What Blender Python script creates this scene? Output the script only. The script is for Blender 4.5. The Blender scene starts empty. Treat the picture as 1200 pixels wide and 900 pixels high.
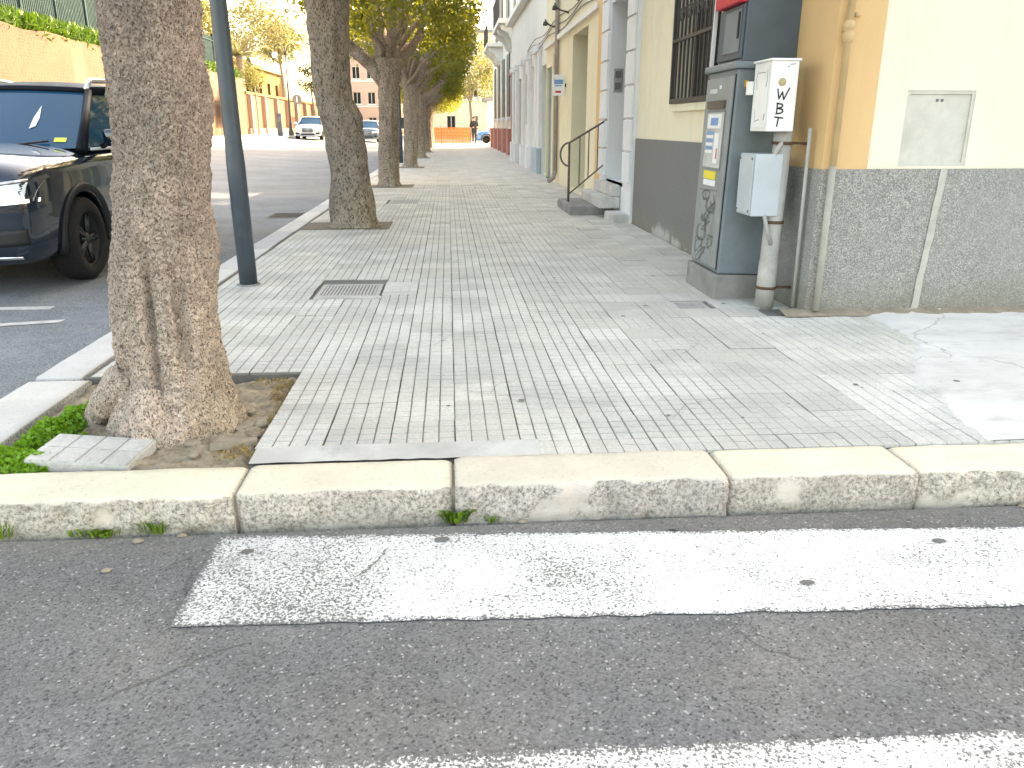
import bpy, bmesh, math, random
import numpy as np
from mathutils import Vector, Matrix, noise, Euler
from mathutils.bvhtree import BVHTree
R = math.radians
random.seed(7); RNG = np.random.default_rng(7)
SC = bpy.context.scene
COL = SC.collection

# ------------------------------------------------------------------ camera
cam = bpy.data.cameras.new('camera'); camo = bpy.data.objects.new('camera', cam); COL.objects.link(camo)
cam.sensor_width = 36; cam.lens = 36 * 940 / 1200; cam.clip_start = .05; cam.clip_end = 3000
PITCH, YAW = 17.81, 4.344
camo.location = (0, 0, 1.15)
camo.rotation_euler = (R(90 - PITCH), 0, R(-YAW))
SC.camera = camo
# ------------------------------------------------------------------ sky, sun, exposure
SUN = Vector((.58, .64, .47)).normalized()
w = bpy.data.worlds.new('World'); SC.world = w; w.use_nodes = True
nt = w.node_tree; bg = nt.nodes['Background']
sky = nt.nodes.new('ShaderNodeTexSky'); sky.sky_type = 'NISHITA'; sky.sun_disc = False
sky.sun_elevation = math.asin(SUN.z); sky.sun_rotation = math.atan2(SUN.x, SUN.y)
sky.air_density = 1.0; sky.dust_density = 4; sky.ozone_density = .6
nt.links.new(sky.outputs[0], bg.inputs[0]); bg.inputs[1].default_value = .15
sl = bpy.data.lights.new('sun', 'SUN'); sl.energy = 2.0; sl.angle = R(.6); sl.color = (1, .93, .80)
so = bpy.data.objects.new('sun', sl); COL.objects.link(so)
so.rotation_euler = (-SUN).to_track_quat('-Z', 'Y').to_euler(); so.location = (30, 20, 40)
SC.view_settings.view_transform = 'Standard'; SC.view_settings.look = 'None'
SC.view_settings.exposure = 3.05; SC.view_settings.gamma = 1
SC.view_settings.use_white_balance = True; SC.view_settings.white_balance_temperature = 9500; SC.view_settings.white_balance_tint = 11
SC.cycles.max_bounces = 8; SC.cycles.diffuse_bounces = 4
SC.cycles.use_denoising = True

# ------------------------------------------------------------------ node helpers
class NB:
    def __init__(s, name):
        s.m = bpy.data.materials.new(name); s.m.use_nodes = True
        s.t = s.m.node_tree; s.b = s.t.nodes['Principled BSDF']
        s.pos = None
    def new(s, typ, **kw):
        n = s.t.nodes.new(typ)
        for k, v in kw.items():
            if k in n.inputs.keys() if hasattr(n.inputs, 'keys') else False: s.set(n, k, v)
            else: setattr(n, k, v)
        return n
    def set(s, n, k, v):
        if isinstance(v, bpy.types.NodeSocket): s.t.links.new(v, n.inputs[k])
        else:
            if isinstance(v, (tuple, list)) and len(v) == 3 and n.inputs[k].type == 'RGBA': v = (*v, 1)
            n.inputs[k].default_value = v
    def P(s):
        if s.pos is None: s.pos = s.new('ShaderNodeNewGeometry').outputs['Position']
        return s.pos
    def O(s): return s.new('ShaderNodeTexCoord').outputs['Object']
    def noise(s, scale, detail=4, rough=.55, dist=0, vec=None):
        n = s.new('ShaderNodeTexNoise'); s.set(n, 'Vector', vec or s.P())
        s.set(n, 'Scale', scale); s.set(n, 'Detail', detail); s.set(n, 'Roughness', rough); s.set(n, 'Distortion', dist)
        return n.outputs['Fac']
    def vor(s, scale, feature='F1', out='Distance', vec=None, rnd=1):
        n = s.new('ShaderNodeTexVoronoi', feature=feature); s.set(n, 'Vector', vec or s.P()); s.set(n, 'Scale', scale); s.set(n, 'Randomness', rnd)
        return n.outputs[out]
    def math(s, op, a, b=0, c=0):
        n = s.new('ShaderNodeMath', operation=op)
        for i, v in enumerate((a, b, c)):
            if isinstance(v, bpy.types.NodeSocket): s.t.links.new(v, n.inputs[i])
            else: n.inputs[i].default_value = v
        return n.outputs[0]
    def ramp(s, v, lo, hi, a=0, b=1):
        n = s.new('ShaderNodeMapRange'); s.set(n, 'Value', v); s.set(n, 'From Min', lo); s.set(n, 'From Max', hi); s.set(n, 'To Min', a); s.set(n, 'To Max', b)
        return n.outputs[0]
    def mix(s, f, a, b, mode='MIX'):
        n = s.new('ShaderNodeMix', data_type='RGBA', blend_type=mode)
        for i, v in ((0, f), (6, a), (7, b)):
            if isinstance(v, bpy.types.NodeSocket): s.t.links.new(v, n.inputs[i])
            else: n.inputs[i].default_value = v if i == 0 else ((*v, 1) if len(v) == 3 else v)
        return n.outputs[2]
    def sep(s, v):
        n = s.new('ShaderNodeSeparateXYZ'); s.t.links.new(v, n.inputs[0]); return n.outputs
    def comb(s, x, y, z):
        n = s.new('ShaderNodeCombineXYZ')
        for i, v in enumerate((x, y, z)):
            if isinstance(v, bpy.types.NodeSocket): s.t.links.new(v, n.inputs[i])
            else: n.inputs[i].default_value = v
        return n.outputs[0]
    def bump(s, h, strength=.5, dist=.01):
        n = s.new('ShaderNodeBump'); s.set(n, 'Height', h); s.set(n, 'Strength', strength); s.set(n, 'Distance', dist)
        s.t.links.new(n.outputs[0], s.b.inputs['Normal'])
    def out(s, color=None, rough=None, **kw):
        if color is not None: s.set(s.b, 'Base Color', color)
        if rough is not None: s.set(s.b, 'Roughness', rough)
        for k, v in kw.items(): s.set(s.b, k.replace('_', ' '), v)
        return s.m
def sc(c, k): return tuple(min(1, x * k) for x in c)
def plain(name, col, rough=.7, var=.18, scale=6, bump=.15, bscale=80, dirt=None, metal=0, spec=.4, coat=0, bd=.004):
    n = NB(name); f = n.ramp(n.noise(scale, 6, .62), .3, .7)
    c = n.mix(f, sc(col, 1 - var), sc(col, 1 + var))
    if dirt:
        d = n.ramp(n.noise(scale * .6, 8, .7), .52, .72); c = n.mix(d, c, dirt)
    if bump: n.bump(n.noise(bscale, 4, .6), bump, bd)
    return n.out(c, n.ramp(n.noise(scale * 2, 3), .3, .7, rough * .85, min(1, rough * 1.15)), Metallic=metal, Specular_IOR_Level=spec, Coat_Weight=coat)

MT = {}
# ------------------------------------------------------------------ ground materials
def asphalt(name, k=1, dust=False, tint=(1, 1, 1)):
    n = NB(name); x, y, z = n.sep(n.P())
    cellc = n.vor(165, out='Color'); r = n.sep(cellc)[0]; r2 = n.sep(cellc)[1]
    g = n.ramp(r, 0, 1, .74, 1.30)
    big = n.math('MULTIPLY', n.ramp(n.noise(.7, 5, .6), .3, .7, .80, 1.17), n.ramp(n.noise(4.5, 6, .7), .3, .7, .88, 1.12))
    base = n.mix(n.ramp(n.noise(1.3, 4, .6), .35, .65), sc((.158, .159, .163), k), sc((.184, .179, .172), k))
    v = n.math('MULTIPLY', g, big)
    c = n.mix(1, base, n.comb(n.math('MULTIPLY', v, tint[0]), n.math('MULTIPLY', v, tint[1]), n.math('MULTIPLY', v, tint[2])), 'MULTIPLY')
    chips = n.math('GREATER_THAN', r2, .982); c = n.mix(n.math('MULTIPLY', chips, .8), c, (.42, .41, .395))
    c = n.mix(n.math('MULTIPLY', n.math('LESS_THAN', r2, .06), .75), c, (.05, .05, .052))
    fine = n.ramp(n.noise(420, 2, .6), .35, .65, .84, 1.16); c = n.mix(1, c, n.comb(fine, fine, fine), 'MULTIPLY')
    st = n.ramp(n.noise(2.1, 6, .7), .60, .74); c = n.mix(n.math('MULTIPLY', st, .30), c, (.07, .072, .078))
    if dust:
        d = n.math('MULTIPLY', n.ramp(n.math('ADD', y, n.math('MULTIPLY', n.noise(6, 5, .7), .25)), 2.36, 2.60), n.ramp(n.noise(30, 4, .7), .3, .6)); c = n.mix(n.math('MULTIPLY', d, .55), c, (.27, .245, .205))
        ed = n.vor(.9, 'DISTANCE_TO_EDGE', vec=n.comb(n.math('ADD', x, n.math('MULTIPLY', n.noise(5, 4), .22)), n.math('ADD', y, n.math('MULTIPLY', n.noise(6, 4), .22)), 0))
        ck = n.math('MULTIPLY', n.ramp(ed, .0, .006, 1, 0), n.ramp(n.noise(1.2, 3), .48, .58)); c = n.mix(n.math('MULTIPLY', ck, .75), c, (.04, .04, .042))
    h = n.math('ADD', n.math('MULTIPLY', n.vor(165), -1), n.math('MULTIPLY', n.noise(300, 2), .35))
    n.bump(h, .6, .005)
    return n.out(c, .84, Specular_IOR_Level=.3)
MT['asphalt'] = asphalt('asphalt', 1, True)
MT['asphalt_old'] = asphalt('asphalt_old', 1.22, tint=(.90, 1.0, 1.10))
def paint_mat(name, wear):
    n = NB(name)
    cellc = n.vor(165, out='Color'); r = n.sep(cellc)[0]; r2 = n.sep(cellc)[1]
    asph = n.mix(r, (.10, .10, .10), (.22, .215, .21))
    w_ = n.math('ADD', n.math('MULTIPLY', n.noise(2.6, 5, .65), .36), n.math('MULTIPLY', n.noise(110, 3, .7), .80))
    w_ = n.math('ADD', w_, n.math('MULTIPLY', r2, .12))
    px = n.sep(n.P())[0]; left = n.ramp(px, -.75, .55, .085, 0)
    at = n.new('ShaderNodeAttribute', attribute_name='edge').outputs['Fac']
    w_ = n.math('ADD', n.math('ADD', w_, left), n.ramp(at, 0, 1, .12, 0))
    m = n.ramp(w_, wear, wear + .05)
    white = n.mix(n.ramp(n.noise(3, 6, .7), .3, .75), (.80, .80, .79), (.60, .60, .585))
    white = n.mix(n.math('MULTIPLY', n.ramp(n.noise(160, 3, .7), .46, .70), .4), white, (.40, .40, .39))
    grime = n.math('MULTIPLY', n.ramp(px, -.7, .5, .5, .05), n.ramp(n.noise(9, 5, .7), .35, .65)); white = n.mix(grime, white, (.42, .42, .415))
    c = n.mix(m, white, asph)
    n.bump(n.math('ADD', n.math('MULTIPLY', n.vor(165), -.7), n.math('MULTIPLY', m, -.4)), .5, .005)
    return n.out(c, .7)
MT['zebra'] = paint_mat('road_paint', .71)
MT['bay_paint'] = plain('bay_paint', (.50, .50, .49), .8, .25, 9, .3, 150, (.28, .28, .275))
MT['zebra_worn'] = paint_mat('road_paint_worn', .655)
def tile_mat(name, lo, hi, grid=False, groove=(.15, .145, .135), gstr=.85):
    n = NB(name); p = n.P(); x, y, z = n.sep(p)
    ix = n.math('FLOOR', n.math('DIVIDE', x, .25)); iy = n.math('FLOOR', n.math('DIVIDE', n.math('SUBTRACT', y, .10), .25))
    wn = n.new('ShaderNodeTexWhiteNoise', noise_dimensions='2D'); n.t.links.new(n.comb(ix, iy, 0), wn.inputs['Vector'])
    rnd = wn.outputs['Value']
    c = n.mix(rnd, lo, hi)
    hue = n.ramp(n.noise(.55, 3), .30, .58); c = n.mix(n.math('MULTIPLY', hue, .5), c, n.mix(rnd, (.48, .462, .385), (.59, .572, .495)))
    st = n.ramp(n.noise(1.7, 9, .76), .45, .66); c = n.mix(n.math('MULTIPLY', st, .6), c, (.33, .327, .32))
    lt = n.ramp(n.noise(2.3, 6, .6, vec=n.comb(n.math('ADD', x, 17), y, z)), .55, .75); c = n.mix(n.math('MULTIPLY', lt, .5), c, (.66, .65, .63))
    fi = n.ramp(n.noise(70, 6, .75), .3, .7, .80, 1.16); c = n.mix(1, c, n.comb(fi, fi, fi), 'MULTIPLY')
    sp = n.vor(5.5, vec=p); spots = n.math('LESS_THAN', sp, .045); c = n.mix(n.math('MULTIPLY', spots, .6), c, (.11, .105, .10))
    if grid:
        def line(v, pit, wd): 
            f = n.math('FRACT', n.math('ADD', n.math('DIVIDE', v, pit), 100)); d = n.math('ABSOLUTE', n.math('SUBTRACT', f, .5))
            return n.ramp(d, .5 - wd, .5 - wd * .3)
        gx = n.math('MAXIMUM', n.math('MULTIPLY', line(x, .0625, .055), .55), line(x, .25, .02)); gy_ = n.math('MULTIPLY', line(n.math('SUBTRACT', y, .10), .0625, .055), .35)
        g = n.math('MAXIMUM', gx, gy_); wear = n.ramp(n.math('ADD', n.noise(.8, 4), n.math('MULTIPLY', n.ramp(x, -.6, 1.5), .35)), .45, .75, 1, .12)
        c = n.mix(n.math('MULTIPLY', n.math('MULTIPLY', g, wear), .75), c, groove)
    n.bump(n.noise(240, 4, .7), .35, .003)
    return n.out(c, n.ramp(n.noise(3), .3, .7, .62, .85), Specular_IOR_Level=.4)
MT['tile'] = tile_mat('cement_tile', (.47, .465, .45), (.60, .592, .572))
MT['tile_worn'] = tile_mat('cement_tile_worn', (.44, .433, .415), (.53, .522, .50))
MT['tile_light'] = tile_mat('cement_tile_light', (.55, .543, .52), (.66, .65, .625))
MT['tile_far'] = tile_mat('cement_tile_far', (.46, .455, .44), (.58, .572, .552), True)
MT['groove'] = plain('joint_dirt', (.22, .214, .20), .95, .45, 2.5, .3, 200, (.34, .332, .312))
MT['groove_worn'] = plain('joint_dirt_pale', (.33, .325, .305), .95, .25, 5, .3, 200)
MT['bed'] = plain('mortar_bed', (.16, .155, .143), .95, .3, 6, .3, 150)
MT['concrete'] = plain('concrete', (.64, .632, .61), .85, .16, 2.2, .4, 160, (.52, .513, .495))
def apron_mat():
    n = NB('apron_cement'); x, y, z = n.sep(n.P()); c = n.mix(n.ramp(n.noise(1.3, 7, .68), .32, .68), (.72, .71, .685), (.55, .542, .52))
    c = n.mix(n.math('MULTIPLY', n.ramp(n.noise(3.2, 7, .75, 0, n.comb(x, n.math('MULTIPLY', y, 2.5), 4)), .5, .72), .6), c, (.36, .35, .325))
    ed = n.vor(.8, 'DISTANCE_TO_EDGE', vec=n.comb(n.math('ADD', x, n.math('MULTIPLY', n.noise(4, 4), .25)), n.math('ADD', y, n.math('MULTIPLY', n.noise(5, 4), .25)), 0))
    c = n.mix(n.math('MULTIPLY', n.ramp(ed, 0, .006, 1, 0), .6), c, (.2, .195, .18))
    sp = n.math('LESS_THAN', n.vor(7), .05); c = n.mix(n.math('MULTIPLY', sp, .6), c, (.16, .155, .145))
    n.bump(n.noise(130, 5, .7), .4, .004); return n.out(c, .85)
MT['apron'] = apron_mat()
MT['concrete_mid'] = plain('concrete_mid', (.50, .493, .47), .85, .2, 3, .4, 160, (.27, .265, .25))
MT['concrete_dark'] = plain('concrete_dark', (.24, .235, .225), .9, .25, 5, .5, 120, (.13, .125, .12))
def kerb_mat(name, top, face):
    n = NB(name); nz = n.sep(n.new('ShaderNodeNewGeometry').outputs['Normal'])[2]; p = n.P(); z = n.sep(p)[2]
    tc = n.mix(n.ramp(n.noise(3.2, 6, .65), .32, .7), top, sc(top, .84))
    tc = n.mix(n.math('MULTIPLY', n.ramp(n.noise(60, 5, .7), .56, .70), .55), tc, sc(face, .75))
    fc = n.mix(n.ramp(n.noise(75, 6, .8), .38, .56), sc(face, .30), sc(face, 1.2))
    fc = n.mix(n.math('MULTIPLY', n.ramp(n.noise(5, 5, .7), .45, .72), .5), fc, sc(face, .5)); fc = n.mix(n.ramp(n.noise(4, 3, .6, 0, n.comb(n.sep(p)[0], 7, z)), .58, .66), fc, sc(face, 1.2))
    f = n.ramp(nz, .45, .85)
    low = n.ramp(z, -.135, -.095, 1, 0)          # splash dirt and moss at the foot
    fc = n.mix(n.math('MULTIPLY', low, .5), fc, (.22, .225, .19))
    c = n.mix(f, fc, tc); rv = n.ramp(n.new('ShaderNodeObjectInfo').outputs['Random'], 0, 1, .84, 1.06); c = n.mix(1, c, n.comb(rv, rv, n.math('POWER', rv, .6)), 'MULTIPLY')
    n.bump(n.math('ADD', n.noise(60, 6, .7), n.math('MULTIPLY', n.noise(190, 3, .6), .5)), .65, .008)
    return n.out(c, .85, Specular_IOR_Level=.3)
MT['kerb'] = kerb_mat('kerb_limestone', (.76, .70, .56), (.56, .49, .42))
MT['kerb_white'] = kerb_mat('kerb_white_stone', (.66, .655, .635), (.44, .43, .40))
MT['soil'] = plain('soil', (.36, .29, .21), .98, .4, 14, 1, 90, (.22, .17, .12), bd=.012)
MT['stone'] = plain('stone', (.30, .25, .19), .9, .3, 18, .6, 120, (.24, .20, .16))
# ------------------------------------------------------------------ plant materials
def bark(name, lt, dk, k=1.0, zs=.72):
    n = NB(name); p = n.P(); x, y, z = n.sep(p)
    v = n.comb(x, y, n.math('MULTIPLY', z, zs))
    a = n.noise(66 * k, 4, .6, .9, v)
    worm = n.ramp(n.math('ABSOLUTE', n.math('SUBTRACT', a, .5)), .012, .085)
    b = n.noise(150 * k, 4, .65, .4, v)
    pits = n.ramp(b, .40, .55)
    h = n.math('ADD', n.math('MULTIPLY', worm, .62), n.math('MULTIPLY', pits, .5))
    big = n.ramp(n.noise(4.2, 5, .6), .35, .68)
    light = n.mix(big, lt, sc(lt, .74))
    light = n.mix(n.math('MULTIPLY', n.ramp(n.noise(2.4, 4, .6, 0, n.comb(n.math('ADD', x, 5), y, z)), .5, .68), .6), light, (.30, .27, .24))
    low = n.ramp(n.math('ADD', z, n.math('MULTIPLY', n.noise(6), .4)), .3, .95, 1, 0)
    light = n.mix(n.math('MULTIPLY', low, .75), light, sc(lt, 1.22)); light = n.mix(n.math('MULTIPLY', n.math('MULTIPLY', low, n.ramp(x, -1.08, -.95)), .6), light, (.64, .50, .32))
    lich = n.ramp(n.noise(9, 4), .58, .68); light = n.mix(n.math('MULTIPLY', lich, .4), light, (.40, .42, .34))
    blot = n.ramp(n.noise(13, 6, .7, .5, v), .42, .66); light = n.mix(n.math('MULTIPLY', blot, .5), light, sc(lt, .5))
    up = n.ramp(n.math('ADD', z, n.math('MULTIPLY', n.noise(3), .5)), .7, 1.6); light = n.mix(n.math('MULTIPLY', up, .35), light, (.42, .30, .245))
    h = n.math('MULTIPLY', h, n.ramp(n.noise(30 * k, 5, .7, .6, v), .36, .56, .55, 1.1))
    c = n.mix(n.ramp(h, .07, .56), dk, light)
    n.bump(n.math('ADD', h, n.math('MULTIPLY', n.noise(20, 4), .8)), .8, .012)
    return n.out(c, .92, Specular_IOR_Level=.2)
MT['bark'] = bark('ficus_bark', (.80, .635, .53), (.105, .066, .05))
MT['bark_far'] = bark('ficus_bark_grey', (.47, .39, .31), (.055, .043, .033), .42, .5)
def leaf(name, cols, trans=.35, rough=.42, tr_col=None):
    n = NB(name)
    rnd = n.new('ShaderNodeNewGeometry').outputs['Random Per Island']
    a = n.mix(rnd, cols[0], cols[1]); big = n.ramp(n.noise(1.1, 3), .38, .62)
    c = n.mix(n.math('MULTIPLY', big, .6), a, cols[2])
    n.out(c, rough, Specular_IOR_Level=.4)
    tb = n.new('ShaderNodeBsdfTranslucent'); n.t.links.new(n.mix(.5, c, tr_col or cols[2]), tb.inputs[0])
    ms = n.new('ShaderNodeMixShader'); ms.inputs[0].default_value = trans
    n.t.links.new(n.b.outputs[0], ms.inputs[1]); n.t.links.new(tb.outputs[0], ms.inputs[2])
    n.t.links.new(ms.outputs[0], n.t.nodes['Material Output'].inputs[0])
    return n.m
MT['leaf'] = leaf('ficus_leaf', ((.014, .032, .012), (.030, .058, .018), (.055, .09, .02)), .46, .42, (.62, .58, .03))
MT['leaf_olive'] = leaf('olive_leaf', ((.10, .115, .045), (.17, .17, .06), (.22, .20, .07)), .35, .5, (.35, .33, .06))
MT['leaf_dark'] = leaf('cypress_leaf', ((.03, .055, .022), (.06, .09, .03), (.07, .10, .04)), .2)
MT['palm'] = leaf('palm_leaf', ((.12, .13, .055), (.22, .21, .10), (.30, .26, .13)), .3, .5, (.4, .36, .12))
MT['clover'] = leaf('clover_leaf', ((.10, .26, .02), (.20, .40, .035), (.16, .36, .03)), .3, .5, (.3, .5, .03))
MT['grass'] = leaf('grass_blade', ((.10, .22, .025), (.19, .33, .04), (.24, .34, .06)), .3, .5, (.3, .45, .05))
MT['bankgrass'] = leaf('bank_grass_blade', ((.035, .10, .010), (.075, .17, .016), (.09, .17, .02)), .25, .6, (.12, .22, .015))
MT['dryleaf'] = leaf('dry_leaf', ((.28, .20, .07), (.42, .32, .10), (.36, .22, .08)), .1, .7)
# ------------------------------------------------------------------ building materials
def wall_mat(name, col, dirt, bump=.25, bs=90, patch=None, spec=.25):
    n = NB(name); c = n.mix(n.ramp(n.noise(.7, 6, .65), .3, .7), col, sc(col, .88))
    x, y, z = n.sep(n.P()); v = n.comb(n.math('MULTIPLY', x, 3), n.math('MULTIPLY', y, 3), n.math('MULTIPLY', z, .35))
    streak = n.ramp(n.noise(2.2, 6, .7, 0, v), .5, .78); c = n.mix(n.math('MULTIPLY', streak, .4), c, dirt)
    if patch: c = n.mix(n.ramp(n.noise(1.6, 5, .6), .56, .62), c, patch)
    n.bump(n.noise(bs, 5, .65), bump, .006)
    return n.out(c, .88, Specular_IOR_Level=spec)
MT['cream'] = wall_mat('cream_plaster', (.78, .725, .60), (.62, .565, .44))
MT['cream_side'] = wall_mat('cream_side_plaster', (.80, .73, .565), (.56, .49, .36), patch=(.70, .655, .52))
MT['orange'] = wall_mat('orange_plaster', (.72, .475, .245), (.60, .39, .20))
MT['yellow'] = wall_mat('yellow_plaster', (.78, .70, .51), (.62, .55, .40))
MT['whitepl'] = wall_mat('white_plaster', (.74, .755, .77), (.58, .60, .62))
MT['whitewarm'] = wall_mat('white_warm_plaster', (.78, .755, .70), (.62, .59, .52))
MT['blueplinth'] = wall_mat('pale_blue_plinth', (.42, .50, .54), (.30, .35, .37))
MT['pink'] = wall_mat('pink_plinth', (.52, .235, .20), (.40, .19, .16))
MT['pinkwall'] = wall_mat('pink_wall', (.36, .21, .155), (.29, .17, .125))
MT['pinkblock'] = wall_mat('pink_block', (.62, .44, .36), (.52, .37, .30))
MT['yellowstone'] = wall_mat('yellow_stone', (.22, .14, .06), (.17, .105, .045), .6, 12)
def dash(name, lo, hi, k=1):
    n = NB(name); z = n.sep(n.P())[2]
    if k == 1:
        cc = n.sep(n.vor(140, out='Color')); a = n.math('SUBTRACT', n.math('MULTIPLY', n.noise(90, 5, .75), .6), n.math('MULTIPLY', n.vor(140), .55))
        c = n.mix(n.math('MULTIPLY', cc[0], n.ramp(n.noise(18, 4, .7), .3, .65, .45, 1.2)), lo, hi); c = n.mix(n.math('MULTIPLY', n.ramp(n.vor(140), .45, .75), .7), c, sc(lo, .6))
    else:
        a = n.noise(75, 5, .75); c = n.mix(n.ramp(a, .34, .64), lo, hi)
    c = n.mix(n.math('MULTIPLY', n.ramp(n.noise(1.5, 5, .6), .4, .7), .45), c, sc(lo, 1.25))
    c = n.mix(n.math('MULTIPLY', n.ramp(n.math('ADD', z, n.math('MULTIPLY', n.noise(5, 4), .35)), .18, .42, 1, 0), .55), c, (.24, .225, .165))
    c = n.mix(n.ramp(n.noise(2.2, 7, .7), .70, .76), c, (.58, .57, .54))
    if k == 2:
        e = n.math('ADD', n.math('MULTIPLY', n.noise(3.0, 6, .7), 1.0), n.ramp(z, .05, .42, .12, -.35)); yv = n.sep(n.P())[1]
        e = n.math('ADD', e, n.ramp(n.math('ABSOLUTE', n.math('SUBTRACT', yv, 8.35)), .3, 1.0, .06, -.2)); c = n.mix(n.math('MULTIPLY', n.ramp(e, .54, .66), .8), c, (.46, .455, .44))
    n.bump(a, .9 if k == 1 else .3, .014)
    return n.out(c, .95, Specular_IOR_Level=.2)
MT['dash'] = dash('pebbledash', (.285, .278, .262), (.60, .578, .54))
MT['dash_dark'] = dash('smooth_grey_plinth', (.165, .163, .158), (.215, .212, .203), 2)
MT['patch'] = plain('cement_patch', (.43, .415, .37), .95, .2, 10, .5, 90)
def brickwall():
    n = NB('retaining_brick'); x, y, z = n.sep(n.P())
    br = n.new('ShaderNodeTexBrick'); n.t.links.new(n.comb(y, z, 0), br.inputs['Vector'])
    for k, v in dict(Color1=(.115, .056, .037, 1), Color2=(.08, .038, .025, 1), Mortar=(.115, .068, .046, 1), Scale=2.2).items(): br.inputs[k].default_value = v
    br.inputs['Mortar Size'].default_value = .035
    c = n.mix(n.ramp(n.noise(.7, 6, .7), .35, .65), br.outputs['Color'], (.13, .07, .044))
    v = n.comb(0, n.math('MULTIPLY', y, 1), n.math('MULTIPLY', z, .12)); c = n.mix(n.ramp(n.noise(.55, 4, .5, 0, v), .57, .63), c, (.17, .115, .075))
    c = n.mix(n.math('MULTIPLY', n.ramp(n.noise(2.2, 6, .7), .6, .7), .6), c, (.06, .032, .02))
    n.bump(n.noise(9, 5), .6, .05)
    return n.out(c, .95)
MT['brickwall'] = brickwall()
# ------------------------------------------------------------------ metal, paint, glass
MT['slate'] = plain('slate_paint', (.055, .075, .095), .42, .2, 9, .1, 60, spec=.5)
MT['cab'] = plain('grey_cabinet_paint', (.17, .205, .225), .5, .14, 5, .08, 60, (.20, .22, .225))
MT['cab_front'] = plain('grey_cabinet_front', (.245, .265, .265), .55, .14, 6, .08, 60, (.20, .215, .21))
MT['cab_dark'] = plain('dark_cabinet_paint', (.075, .098, .12), .45, .15, 5, .06, 60)
MT['seam'] = plain('seam_black', (.012, .013, .015), .7, .2)
MT['box_white'] = plain('white_enclosure', (.80, .80, .79), .45, .07, 5, .03, 60, (.70, .70, .68))
MT['box_grey'] = plain('grey_enclosure', (.45, .50, .535), .45, .08, 5, .03, 60, (.40, .45, .48))
MT['pipe_grey'] = plain('grey_pvc', (.40, .39, .365), .6, .15, 7, .05, 60, (.30, .29, .265))
MT['pipe_cream'] = plain('painted_pipe', (.56, .39, .205), .6, .12, 7, .05, 60)
MT['pipe_greypaint'] = plain('painted_pipe_grey', (.36, .345, .30), .7, .15, 9, .1, 60)
MT['rust'] = plain('rusty_steel', (.10, .055, .035), .8, .35, 30, .3, 120)
MT['iron'] = plain('wrought_iron', (.055, .05, .05), .6, .25, 20, .1, 90)
MT['ironbrown'] = plain('brown_iron', (.115, .095, .08), .6, .25, 20, .1, 90)
MT['castiron'] = plain('cast_iron', (.15, .147, .138), .75, .25, 20, .2, 90)
MT['grate_iron'] = plain('worn_grate', (.40, .395, .375), .7, .2, 20, .2, 90, (.34, .33, .31)); MT['groove_dark'] = plain('grate_dirt', (.26, .253, .238), .95, .3, 9)
MT['black'] = plain('black_ink', (.01, .01, .011), .6, .1)
MT['yellow_st'] = plain('yellow_sticker', (.75, .62, .06), .5, .05)
MT['orange_st'] = plain('orange_sticker', (.80, .42, .03), .5, .05)
MT['blue_st'] = plain('blue_sticker', (.13, .28, .52), .5, .2, 40)
MT['white_st'] = plain('white_sticker', (.72, .74, .75), .5, .06, 20)
MT['red_st'] = plain('red_sign', (.55, .03, .05), .5, .06)
MT['lime_st'] = plain('lime_sticker', (.62, .75, .08), .5, .05)
MT['gold'] = plain('round_badge', (.42, .34, .20), .5, .3, 60)
MT['brown_d'] = plain('brown_slot', (.12, .095, .075), .8, .3, 20)
MT['graf'] = plain('faded_ink', (.105, .125, .12), .7, .3, 30)
MT['panelm'] = plain('hatch_metal', (.53, .515, .455), .55, .1, 9, .08, 60, (.46, .445, .39), .0)
MT['steel'] = plain('brushed_steel', (.42, .43, .44), .35, .15, 40, .05, 90, metal=.8)
MT['greendoor'] = plain('teal_shutter', (.16, .25, .26), .55, .15, 5, .05)
MT['wood'] = plain('brown_door', (.09, .06, .045), .6, .25, 9, .1)
MT['darkglass'] = plain('window_dark', (.02, .024, .028), .08, .2, 3, 0)
MT['shutter'] = plain('dark_shutter', (.10, .115, .115), .6, .15, 5, .05)
MT['redtrim'] = plain('red_trim', (.36, .10, .09), .6, .15, 5)
MT['orangenet'] = plain('orange_netting', (.74, .16, .025), .6, .12, 8)
MT['fence'] = plain('blue_green_fence', (.045, .075, .082), .95, .2, 3, spec=.03)
MT['signback'] = plain('sign_grey', (.18, .16, .15), .6, .15)
MT['skin'] = plain('skin', (.45, .28, .20), .6, .1); MT['cloth'] = plain('dark_jacket', (.022, .022, .028), .9, .2, 20); MT['cloth2'] = plain('dark_trousers', (.018, .02, .026), .9, .2, 20)
MT['hair'] = plain('dark_hair', (.02, .016, .013), .7, .2)
def carpaint(name, c, rough=.12):
    n = NB(name); return n.out((*c, 1), rough, Metallic=.15, Coat_Weight=1, Coat_Roughness=.03, Specular_IOR_Level=.5)
MT['navy'] = carpaint('navy_paint', (.005, .014, .028)); MT['carwhite'] = carpaint('white_paint', (.62, .68, .72)); MT['cargrey'] = carpaint('grey_blue_paint', (.09, .13, .16)); MT['carblue'] = carpaint('light_blue_paint', (.05, .22, .50))
MT['glass'] = NB('car_glass').out((.006, .062, .125, 1), .03, Specular_IOR_Level=.22)  # blue of the reflected sky put into the base colour, true reflection kept weak
MT['plastic'] = plain('black_plastic', (.014, .015, .017), .55, .2, 30)
MT['roof_dark'] = plain('dark_roof', (.006, .009, .014), .45, .1, 5, 0, spec=.12)
MT['tyre'] = plain('tyre_rubber', (.012, .012, .013), .85, .2, 40)
MT['rim'] = plain('dark_alloy', (.06, .065, .07), .35, .1, 20, metal=.6)
MT['chrome'] = NB('satin_chrome').out((.72, .73, .75, 1), .22, Metallic=.9)
MT['lens'] = NB('headlight_lens').out((.75, .80, .82, 1), .12, Coat_Weight=1)
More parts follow.
